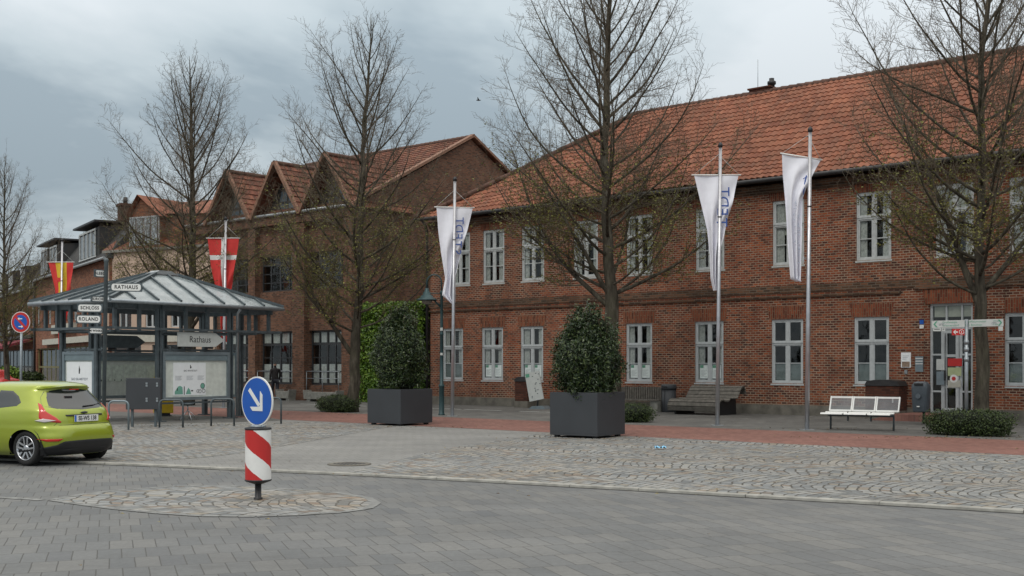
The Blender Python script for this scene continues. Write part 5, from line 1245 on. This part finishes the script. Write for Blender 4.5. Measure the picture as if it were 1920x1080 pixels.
b = MB(); b.tube([(-.125+.052*math.cos(R(a)), -.023, .052*math.sin(R(a))) for a in range(0, 361, 20)], .007, 6); b.box(-.131,-.119,-.024,-.0205,-.03,.03); b.build('number_ring', 'white', o)
for x0_, x1_ in ((-.78,-.60),(-.58,-.50)): b = MB(); b.box(x0_, x1_, -.015, .015, -.16, -.085); q = b.build('route_tag', 'offwhite', fp); q.location = (0, -.01, zA-.02); b = MB(); b.box(x0_+.02, x1_-.03, -.018, -.0155, -.12, -.105); b.build('print', 'ink', q)
b = MB(); b.box(.74,.84,-.015,.015,-.19,-.085); q = b.build('route_tag', 'offwhite', fp); q.location = (0, -.01, zA+.02)
# ================================================================ LITTER, BIRD, POTS
mk = thing('face_mask', 'crumpled light blue face mask lying on the cobbles', 'mask', (*G(1238,846), .034), R(8))
b = MB(); vs = []; r = random.Random(8)
for j in range(6):
    for i in range(12): x = -.11+.02*i; y = -.05+.02*j; vs.append((x, y, .02+.06*abs(math.sin(i*.9+j*.5))*(.4+.6*r.random())))
b.add(vs, [(j*12+i, j*12+i+1, (j+1)*12+i+1, (j+1)*12+i) for j in range(5) for i in range(11)], smooth=True); b.build('fabric', 'mask', mk, fix=False)
b = MB(); b.tube([(-.1,-.03,.02),(-.16,-.02,.01),(-.1,.03,.02)], .003, 4).tube([(.1,-.03,.02),(.17,.0,.01),(.1,.03,.02)], .003, 4); b.build('ear_loop', 'white', mk)
r = random.Random(77); pts = []
for px, py, n_, sx_, sy_ in ((1700,822,60,1.6,.25),(1870,824,60,1.2,.25),(1580,806,30,1.5,.25),(1100,822,40,1.2,.5),(770,803,50,1.4,.4),(430,797,40,1.0,.3),(320,800,40,1.2,.3),(1380,930,14,3,.3),(640,892,14,2.5,.3),(640,778,30,1.0,.4),(1250,870,26,4,1.8),(520,1000,8,3,1.5)):
    q = G(px, py)
    for _ in range(n_): pts.append((Vector((q[0]+r.gauss(0, sx_), q[1]+r.gauss(0, sy_)-r.random()*.2, .044)), Vector((0,0,6))))
M['deadleaf'] = leafmat('fallen_leaf', (.10,.06,.03), (.20,.14,.06), (.30,.26,.12), .8)
fl_ = leaves('fallen_leaves', pts, .06, 'deadleaf', None, r, .7, 2.); fl_['kind'] = 'stuff'; tag(fl_, 'small dry fallen leaves scattered on the paving', 'leaves')
bd = thing('bird', 'tiny dark bird flying in the sky left of the tallest tree', 'bird', (*XY(897, 70), HZ(188, 70)), 0)
b = MB(); b.tube([(-.13,0,0),(-.06,0,.01),(.03,0,.0),(.1,0,.0),(.17,0,.01)], [.01,.04,.04,.025,.004], 8)
b.add([(-.04,0,.02),(.06,0,.02),(-.02,-.28,.12),(-.06,-.26,.11)], [(0,1,2,3)]); b.add([(-.04,0,.02),(.06,0,.02),(-.02,.28,.14),(-.06,.26,.13)], [(3,2,1,0)]); b.build('body', 'ink', bd)
for px, Y, rr_, h, m, lab in ((16, 70, .75, 1.15, 'leaf_lime', 'lime green potted bush before the awning shop'), (55, 72, .8, .8, 'leaf_box', 'darker low potted bush right of the lime green one')):
    o = thing('potted_bush', lab, 'potted plant', (*XY(px, Y), 0), 0, 'potted bushes before the shops'); b = MB(); b.lathe([(.3,.0),(.38,.5),(.4,.52),(.34,.52)], n=16); b.build('pot', 'stone', o)
    shrub(o, (rr_, rr_, h/2), 40+px, 1500, .16, m, .25, .45, 0, .6)
# ================================================================ PERSON
M['jacket'] = plain('dark_jacket', (.016,.013,.014), .8); M['trouser'] = plain('dark_trousers', (.02,.022,.03), .85); M['skin'] = plain('skin', (.40,.24,.17), .6); M['hair'] = plain('grey_hair', (.05,.045,.04), .9)
pn = thing('person', 'man in dark jacket walking past the dormered building', 'person', (*XY(516, 54.5), .034), R(205))
def skin(name, verts, edges, rads, m, parent, root=0, sub=2):
    me = bpy.data.meshes.new(name); me.from_pydata(verts, edges, []); o = bpy.data.objects.new(name, me); C.objects.link(o); me.materials.append(M[m]); o.parent = parent
    md = o.modifiers.new('skin', 'SKIN'); md.use_smooth_shade = True
    for i, sv in enumerate(me.skin_vertices[0].data if me.skin_vertices else []): pass
    if not me.skin_vertices:
        bm = bmesh.new(); bm.from_mesh(me); bm.verts.layers.skin.verify(); bm.to_mesh(me); bm.free()
    for i, sv in enumerate(me.skin_vertices[0].data):
        rr = rads[i]; sv.radius = rr if isinstance(rr, tuple) else (rr, rr); sv.use_root = (i == root)
    s2 = o.modifiers.new('sub', 'SUBSURF'); s2.levels = s2.render_levels = sub; return o
bv = [(0,0,.95),(0,0,1.12),(0,.0,1.32),(0,0,1.47),(0,-.01,1.54),(0,-.02,1.62),(0,-.02,1.72),
      (.19,0,1.42),(.24,.06,1.18),(.23,-.02,.98),(.23,-.05,.90),(-.19,0,1.42),(-.24,-.04,1.18),(-.23,-.14,.99),(-.23,-.18,.92),
      (.09,0,.90),(.10,-.14,.50),(.10,-.06,.10),(.10,-.20,.05),(-.09,0,.90),(-.10,.06,.50),(-.10,.26,.14),(-.10,.16,.05)]
be = [(0,1),(1,2),(2,3),(3,4),(4,5),(5,6),(2,7),(7,8),(8,9),(9,10),(2,11),(11,12),(12,13),(13,14),(0,15),(15,16),(16,17),(17,18),(0,19),(19,20),(20,21),(21,22)]
br = [(.15,.11),(.15,.12),(.17,.12),(.07,.07),(.055,.055),(.075,.09),(.07,.085),.065,.055,.04,.035,.065,.055,.04,.035,.085,.06,.042,.04,.085,.06,.042,.04]
body = skin('body', bv, be, br, 'jacket', pn)
tv = [bv[i] for i in (0,15,16,17,19,20,21)]; skin('trousers', tv, [(0,1),(1,2),(2,3),(0,4),(4,5),(5,6)], [(.155,.115),.095,.072,.055,.095,.072,.055], 'trouser', pn)
hv = [(0,-.015,1.56),(0,-.02,1.63),(0,-.02,1.71)]; skin('head', hv, [(0,1),(1,2)], [(.06,.065),(.08,.10),(.073,.09)], 'skin', pn)
skin('hair', [(0,.02,1.64),(0,.0,1.73)], [(0,1)], [(.085,.09),(.078,.085)], 'hair', pn)
b = MB(); b.box(-.012,.012,-.135,-.11,1.61,1.65); b.build('nose', 'skin', pn)
# ================================================================ GREEN CAR
k = NT('green_car_paint', .28, .0, .5); k.b.inputs['Coat Weight'].default_value = .8; k.b.inputs['Coat Roughness'].default_value = .06; k.b.inputs['Metallic'].default_value = .25
sp = k.n('ShaderNodeSeparateXYZ'); k.l(k.obj, sp.inputs[0])
M['paint'] = k.col(k.mix(k.ramp(k.math('ADD', k.math('SUBTRACT', .55, sp.outputs[2]), k.noise(5, 5)), [(.55, 0.), (1.0, .3)]), (.285,.345,.02), (.16,.15,.10)))
M['carglass'] = plain('car_glass', (.016,.021,.023), .04, var=.05, spec=.9); M['tyre'] = plain('tyre_rubber', (.012,.012,.012), .85); M['rim'] = plain('alloy_rim', (.55,.56,.58), .25, .85)
M['tail'] = plain('tail_light_red', (.50,.018,.012), .12, var=.05, spec=.8); M['clear'] = plain('tail_light_clear', (.55,.5,.5), .1, spec=.8)
hd_ = Vector((-.905,.425)).normalized(); rl = Vector(G(52, 873.5))       # rear left wheel contact
car = thing('green_hatchback', 'lime green three door hatchback driving away at the left edge', 'car', (0,0,0), math.atan2(hd_.y, hd_.x))
# local x forward from the rear bumper, y to the car's left
rw = Vector((.62, .74)); crot = math.atan2(hd_.y, hd_.x); off = Vector((rw.x*math.cos(crot)-rw.y*math.sin(crot), rw.x*math.sin(crot)+rw.y*math.cos(crot)))
car.location = (rl.x-off.x, rl.y-off.y, .004)
# level: z, rear x, front x, half width, exponent
LV = [(.17,.16,3.70,.74,5),(.24,.07,3.84,.80,5.5),(.36,.02,3.92,.84,5.5),(.48,.0,3.95,.858,5.5),(.58,.01,3.94,.863,5),(.66,.04,3.92,.863,5),(.70,.075,3.90,.86,5),(.80,.095,3.82,.855,5),(.90,.125,3.55,.838,4.8),
      (.97,.165,3.15,.815,4.8),(1.03,.225,2.95,.785,4.8),(1.12,.31,2.74,.738,4.8),(1.22,.40,2.52,.690,4.8),(1.31,.475,2.32,.643,4.8),(1.355,.46,2.18,.615,4.6),(1.39,.45,2.05,.585,4.4),(1.425,.56,1.90,.53,4),(1.45,.72,1.75,.45,3.6),(1.465,.90,1.6,.34,3.2),(1.472,1.12,1.42,.16,2.6)]
def lev(z):
    for i in range(len(LV)-1):
        if z <= LV[i+1][0] or i == len(LV)-2:
            a, b_ = LV[i], LV[i+1]; t = max(0, min(1, (z-a[0])/(b_[0]-a[0])))
            pm, nx2 = LV[max(0, i-1)], LV[min(len(LV)-1, i+2)]; out = []
            for k_ in range(1, 5):
                m1 = (b_[k_]-pm[k_])/(b_[0]-pm[0]) if i > 0 else (b_[k_]-a[k_])/(b_[0]-a[0]); m2_ = (nx2[k_]-a[k_])/(nx2[0]-a[0]) if i < len(LV)-2 else (b_[k_]-a[k_])/(b_[0]-a[0])
                h = b_[0]-a[0]; t2, t3 = t*t, t*t*t; out.append((2*t3-3*t2+1)*a[k_]+(t3-2*t2+t)*h*m1+(-2*t3+3*t2)*b_[k_]+(t3-t2)*h*m2_)
            return out
def rearx(y, z): r_, f_, hw, n = lev(z); cx, ax = (r_+f_)/2, (f_-r_)/2; return cx-ax*(max(0, 1-abs(y/hw)**n))**(1/n)
def sidey(x, z): r_, f_, hw, n = lev(z); cx, ax = (r_+f_)/2, (f_-r_)/2; return hw*(max(0, 1-abs((x-cx)/ax)**n))**(1/n)
zs = []; z = .17
while z < 1.4719: zs.append(z); z += .02 if z < 1.36 else .008
zs.append(1.472); NTH = 300
def ringpt(z, th):
    r_, f_, hw, n = lev(z); cx, ax = (r_+f_)/2, (f_-r_)/2; c_, s_ = math.cos(th), math.sin(th)
    return (cx+ax*math.copysign(abs(c_)**(2/n), c_), hw*math.copysign(abs(s_)**(2/n), s_), z)
# even spacing of ring parameters
def ringpar():
    th = []; N = 6000; L = [0]; p0 = ringpt(.6, 0)
    for i in range(1, N+1): p = ringpt(.6, 2*math.pi*i/N); L.append(L[-1]+math.dist(p, p0)); p0 = p
    j = 0
    for i in range(NTH):
        t = L[-1]*i/NTH
        while L[j+1] < t: j += 1
        th.append(2*math.pi*(j+(t-L[j])/(L[j+1]-L[j]))/N)
    return th
TH_ = ringpar(); V = [ringpt(z, t) for z in zs for t in TH_]; WX = (.62, 3.10); WR, WZ = .335, .30
faces = []
for j in range(len(zs)-1):
    for i in range(NTH): faces.append((j*NTH+i, j*NTH+(i+1) % NTH, (j+1)*NTH+(i+1) % NTH, (j+1)*NTH+i))
def inarch(p, R_=WR): return any((p[0]-wx)**2+(p[2]-WZ)**2 < R_*R_ for wx in WX) and abs(p[1]) > .45
keep = []
for f in faces:
    c = [sum(V[i][k_] for i in f)/4 for k_ in range(3)]
    if not inarch(c): keep.append(f)
used = {}
for f in keep:
    for i in f: used[i] = used.get(i, 0)+1
V2 = list(V)
allf = {}
for f in faces:
    for i in f: allf[i] = allf.get(i, 0)+1
for i, n_ in used.items():
    if n_ < allf[i]:
        p = V[i]; wx = min(WX, key=lambda q: abs(q-p[0])); dx, dz = p[0]-wx, p[2]-WZ; d = math.hypot(dx, dz)
        if d > .05 and p[2] > .19: nx_, nz_ = wx+dx/d*WR, max(.17, WZ+dz/d*WR); V2[i] = (nx_, math.copysign(sidey(nx_, nz_), p[1]), nz_)
b = MB(); b.add(V2, keep, 0, smooth=True); b.add([V2[i] for i in range(NTH)], [tuple(range(NTH))[::-1]]); bdy = b.build('body', 'paint', car, fix=False)
b = MB(); b.box(.3, 3.6, -.62, .62, .16, .22); b.box(.12, .5, -.5, .5, .2, .3)
for wx in WX:
    for sg in (-1, 1):
        pts = [(wx+.36*math.cos(R(a)), WZ+.36*math.sin(R(a))) for a in range(-20, 201, 20)]
        b.add([(p[0], sg*.50, p[1]) for p in pts]+[(p[0], sg*.80, p[1]) for p in pts], [(i, i+1, len(pts)+i+1, len(pts)+i) for i in range(len(pts)-1)]+[tuple(range(len(pts)))])
b.build('underbody', 'black', car, fix=False)
def patch(fn, corners, n=14, m='black', name='p', par=None, off=.004, mi=0, ret=False):
    """bilinear patch in (a,b) space projected by fn"""
    vs = []; (a0,b0),(a1,b1),(a2,b2),(a3,b3) = corners
    for j in range(n+1):
        for i in range(n+1):
            u, v = i/n, j/n; vs.append(fn((a0*(1-u)+a1*u)*(1-v)+(a3*(1-u)+a2*u)*v, (b0*(1-u)+b1*u)*(1-v)+(b3*(1-u)+b2*u)*v, off))
    return vs, [(j*(n+1)+i, j*(n+1)+i+1, (j+1)*(n+1)+i+1, (j+1)*(n+1)+i) for j in range(n) for i in range(n)]
RP = lambda y, z, o: (rearx(y, z)-o, y, z)
SPL = lambda x, z, o: (x, sidey(x, z)+o, z)
SPR = lambda x, z, o: (x, -sidey(x, z)-o, z)
def addpatch(name, m, par, lst, thick=True):
    b = MB()
    for fn, cs, o in lst:
        vs, fs = patch(fn, cs, off=o); b.add(vs, fs, smooth=True)
    return b.build(name, m, par, fix=False)
# outlines filled by clipping a fine grid to a polygon
def inside(p, poly):
    c = False; j = len(poly)-1
    for i in range(len(poly)):
        if (poly[i][1] > p[1]) != (poly[j][1] > p[1]) and p[0] < (poly[j][0]-poly[i][0])*(p[1]-poly[i][1])/(poly[j][1]-poly[i][1])+poly[i][0]: c = not c
        j = i
    return c
def polypatch(name, m, par, fn, poly, off=.004, ctr=None, rings=7, dens=6):
    pts = []
    for i in range(len(poly)):
        a, c = poly[i], poly[(i+1) % len(poly)]
        for k_ in range(dens): pts.append((a[0]+(c[0]-a[0])*k_/dens, a[1]+(c[1]-a[1])*k_/dens))
    ctr = ctr or (sum(p[0] for p in pts)/len(pts), sum(p[1] for p in pts)/len(pts)); vs = []; n = len(pts)
    for r_ in range(rings): t = 1-r_/rings; vs += [fn(ctr[0]+(p[0]-ctr[0])*t, ctr[1]+(p[1]-ctr[1])*t, off if r_ else off*.2) for p in pts]
    vs.append(fn(*ctr, off)); fs = [(r_*n+i, r_*n+(i+1) % n, (r_+1)*n+(i+1) % n, (r_+1)*n+i) for r_ in range(rings-1) for i in range(n)]+[((rings-1)*n+i, (rings-1)*n+(i+1) % n, rings*n) for i in range(n)]
    b = MB(); b.add(vs, fs, smooth=True); return b.build(name, m, par, fix=False)
# hatch seam, rear window, lights
polypatch('rear_window', 'carglass', bdy, RP, [(-.655,1.035),(-.5,.99),(0,.965),(.5,.99),(.655,1.035),(.635,1.10),(.585,1.20),(.50,1.29),(.25,1.325),(0,1.335),(-.25,1.325),(-.50,1.29),(-.585,1.20),(-.635,1.10)], .006, ctr=(0,1.14))
b = MB(); pts = [(rearx(y, 1.335)-.03-.03*(1-(y/.56)**2), y, 1.335+.05*(1-(y/.6)**2)) for y in [(-.56+.056*i) for i in range(21)]]
vs = []
for p in pts: vs += [p, (p[0]+.16, p[1], p[2]+.035), (p[0]+.16, p[1], p[2]-.02), (p[0]+.01, p[1], p[2]-.022)]
b.add(vs, [(4*i+k_, 4*i+4+k_, 4*i+4+(k_+1) % 4, 4*i+(k_+1) % 4) for i in range(20) for k_ in range(4)], smooth=False); b.build('spoiler', 'paint', bdy)
b = MB(); b.box(.33,.37,-.09,.09,1.315,1.33); b.build('brake_light', 'tail', bdy)
b = MB(); b.tube([(rearx(-.05,1.02)-.02,-.05,1.02),(rearx(-.28,1.035)-.02,-.28,1.035),(rearx(-.5,1.06)-.015,-.5,1.06)], [.014,.01,.006], 6); b.build('wiper', 'black', bdy)
def THP(th, z, o):      # wrap-around projection by angle in degrees measured from the rear, + = left
    p = ringpt(z, math.pi-R(th)); r_, f_, hw, n = lev(z); d = Vector((p[0]-((r_+f_)/2), p[1]*2.2, 0)).normalized(); return (p[0]+d.x*o, p[1]+d.y*o, z)
def yth(y, z):          # angle for a lateral offset at height z
    r_, f_, hw, n = lev(z); return math.degrees(math.asin(min(1, abs(y)/hw)**(n/2)))
for sg in (1, -1):
    L1 = [(.52,.73),(.60,.70),(.78,.745),(.815,.80)]
    poly = [(yth(.50,.80),.80),(yth(.74,.715),.735),(yth(.84,.80),.80),(yth(.835,.90)*.0+66,.90),(62,1.02),(yth(.70,1.10),1.09),(yth(.66,1.0),1.0),(yth(.62,.9),.90)]
    poly = [(47.5,1.10),(42,1.07),(yth(.665,.95),.95),(yth(.57,.84),.84),(yth(.50,.77),.765),(yth(.52,.75),.745),(yth(.74,.79),.785),(47,.85)]
    poly = [(sg*a, z_) for a, z_ in poly]
    tl = polypatch('tail_light', 'tail', bdy, THP, poly, .014, ctr=(sg*36,.88), dens=5)
    pc = [(sg*yth(.56,.80),.79),(sg*yth(.72,.76),.76),(sg*yth(.78,.80),.79),(sg*yth(.72,.83),.83)]
    polypatch('clear_lens', 'clear', tl, THP, pc, .022, dens=4)
    poly = [(sg*yth(.54,.46),.475),(sg*yth(.60,.43),.43),(sg*yth(.74,.43),.43),(sg*yth(.80,.47),.475)]
    polypatch('reflector', 'tail', bdy, THP, poly, .012, dens=5)
polypatch('lower_bumper', 'black', bdy, THP, [(-70,.18),(-30,.175),(30,.175),(70,.18),(yth(.80,.26),.26),(yth(.62,.38),.37),(yth(.52,.43),.425),(0,.435),(-yth(.52,.43),.425),(-yth(.62,.38),.37),(-yth(.80,.26),.26)], .012, ctr=(0,.30), dens=8)
# tailgate recess, handle bar, plate
polypatch('tailgate_seam', 'black', bdy, RP, [(-.62,.705),(.62,.705),(.62,.712),(-.62,.712)], .004, dens=10)
for sg in (1, -1): polypatch('tailgate_seam', 'black', bdy, RP, [(sg*.622,.70),(sg*.628,.70),(sg*.53,.80),(sg*.524,.80)], .004)
polypatch('plate_recess', plain('recess_green', (.30,.35,.025), .4), bdy, RP, [(-.36,.735),(.36,.735),(.40,.87),(-.40,.87)], .003, dens=8)
polypatch('trim_bar', 'black', bdy, RP, [(-.40,.858),(.40,.858),(.41,.885),(-.41,.885)], .02, dens=8)
xp = rearx(0, .79)-.02; b = MB(); b.box(xp-.006, xp, -.265, .265, .735, .85); pl = b.build('number_plate', 'white', car)
b = MB(); b.box(xp-.008, xp-.0062, .225, .262, .738, .847); b.build('blue_band', plain('plate_blue', (.02,.12,.5)), pl)
text('lettering', 'SE-WS 138', .105, 'ink', pl, (xp-.008, -.02, .79), (R(90), 0, R(-90)), ext=.0008, sx=.84, bold=.002)
b = MB(); b.tube([(rearx(0,.915)-.012,-.07,.915),(rearx(0,.915)-.02,0,.917),(rearx(0,.915)-.012,.07,.915)], [.01,.022,.01], 8); b.build('emblem', 'anth', bdy)
# side glass and pillars (both sides)
for fn in (SPL, SPR):
    polypatch('side_window', 'carglass', bdy, fn, [(.78,1.10),(.84,1.04),(1.35,.985),(1.35,1.31),(1.05,1.30),(.88,1.21)], .005, dens=6)
    polypatch('side_window', 'carglass', bdy, fn, [(1.43,.98),(2.6,.95),(2.68,1.0),(2.3,1.27),(2.0,1.31),(1.43,1.315)], .005, dens=8)
    for (xa, za, xb, zb_) in ((1.39,.97,1.39,.32),(2.55,.93,2.62,.34)):
        polypatch('door_seam', 'black', bdy, fn, [(xa-.004,za),(xa+.004,za),(xb+.004,zb_),(xb-.004,zb_)], .003, dens=10)
    polypatch('door_handle', 'paint', bdy, fn, [(1.50,.86),(1.72,.855),(1.72,.885),(1.50,.89)], .03)
polypatch('fuel_flap', 'paint', bdy, SPR, [(.95,.78),(1.10,.78),(1.10,.90),(.95,.90)], .004)
polypatch('windscreen', 'carglass', bdy, lambda y, z, o: (lev(z)[1]-(rearx(y, z)-lev(z)[0])+o, y, z), [(-.62,1.0),(.62,1.0),(.50,1.36),(-.50,1.36)], .005)
# wing mirrors, head lamps
for sg in (1, -1):
    b = MB(); b.lathe([(.01,-.07),(.07,-.05),(.09,0),(.07,.05),(.01,.07)], (2.45, sg*.92, 1.02), 12); b.build('wing_mirror', 'paint', bdy)
    polypatch('headlight', 'clear', bdy, lambda a, z, o, sg=sg: (lambda p: (p[0]+.01, p[1], p[2]))(ringpt(z, sg*R(a))), [(28,.68),(62,.72),(66,.84),(40,.80)], .01)
# wheels
def wheel(x, sg):
    w_ = MB(); y0 = sg*.63; y1 = sg*.80; ym = (y0+y1)/2
    def ring(prof):  # (r, y)
        n = 40; vs = [(x+r_*math.cos(2*math.pi*i/n), y, .29+r_*math.sin(2*math.pi*i/n)) for r_, y in prof for i in range(n)]
        return vs, [(j*n+i, j*n+(i+1) % n, (j+1)*n+(i+1) % n, (j+1)*n+i) for j in range(len(prof)-1) for i in range(n)]
    b = MB(); vs, fs = ring([(.20,y0),(.26,y0),(.285,y0+sg*.02),(.29,ym),(.285,y1-sg*.02),(.262,y1),(.21,y1-sg*.005),(.205,y1-sg*.02),(.20,y0)]); b.add(vs, fs, smooth=True); o = b.build('wheel', 'tyre', car)
    b = MB(); vs, fs = ring([(.205,y1-sg*.015),(.20,y1-sg*.002),(.188,y1-sg*.006),(.185,y1-sg*.10)]); b.add(vs, fs, smooth=True)
    for k_ in range(5):
        a = R(72*k_+18); c_, s_ = math.cos(a), math.sin(a)
        for wq in (-1, 1):
            pa_ = [(0.03, wq*.012), (.19, wq*.030), (.19, wq*.058), (.03, wq*.040)]
            q = [(x+r_*c_-t*s_, .29+r_*s_+t*c_) for r_, t in pa_]; yo = y1-sg*.008; yi = y1-sg*.035
            b.add([(p[0], yo-sg*(.012 if i in (0, 3) else 0), p[1]) for i, p in enumerate(q)]+[(p[0], yi, p[1]) for p in q], [(0,1,2,3),(4,5,6,7),(0,1,5,4),(1,2,6,5),(2,3,7,6),(3,0,4,7)])
    vs, fs = ring([(.055,y1-sg*.05),(.052,y1-sg*.016),(.03,y1-sg*.012),(.001,y1-sg*.012)]); b.add(vs, fs, smooth=True); b.build('rim', 'rim', o)
    b = MB(); vs, fs = ring([(.185,y1-sg*.09),(.001,y1-sg*.09)]); b.add(vs, fs); b.build('brake_disc', 'black', o)
for x in WX:
    for sg in (1, -1): wheel(x, sg)
b = MB(); b.tube([(.1,-.45,.22),(.35,-.45,.23)], .025, 10); b.build('exhaust', 'gutter', car)
bdy.scale.z = .945; pl.scale.z = .945; pl.location.z = .02
# sliver of a red car at the far left, parked before the shops
rc = thing('red_car', 'red car mostly outside the left edge before the awning shop', 'car', (*XY(-44, 58), 0), R(170))
b = MB(); vs = []; prof_c = [(-2.0,.35),(-2.05,.7),(-1.9,.95),(-1.5,1.0),(-1.1,1.42),(.5,1.46),(1.1,1.0),(1.95,.85),(2.05,.5),(1.95,.3)]
b.prism(prof_c, -.82, .82); b.build('body', 'red', rc, bevel=.12)
b = MB(); b.prism([(-1.35,1.02),(-1.02,1.36),(.45,1.38),(.95,1.02)], -.835, .835); b.build('side_window', 'carglass', rc)
for x in (-1.25, 1.3):
    for y in (-.8, .62): b = MB(); b.tube([(x,y,.31),(x,y+.2,.31)], .31, 24); q = b.build('wheel', 'tyre', rc); b = MB(); b.tube([(x,y-.01,.31),(x,y+.21,.31)], .18, 16); b.build('rim', 'rim', q)
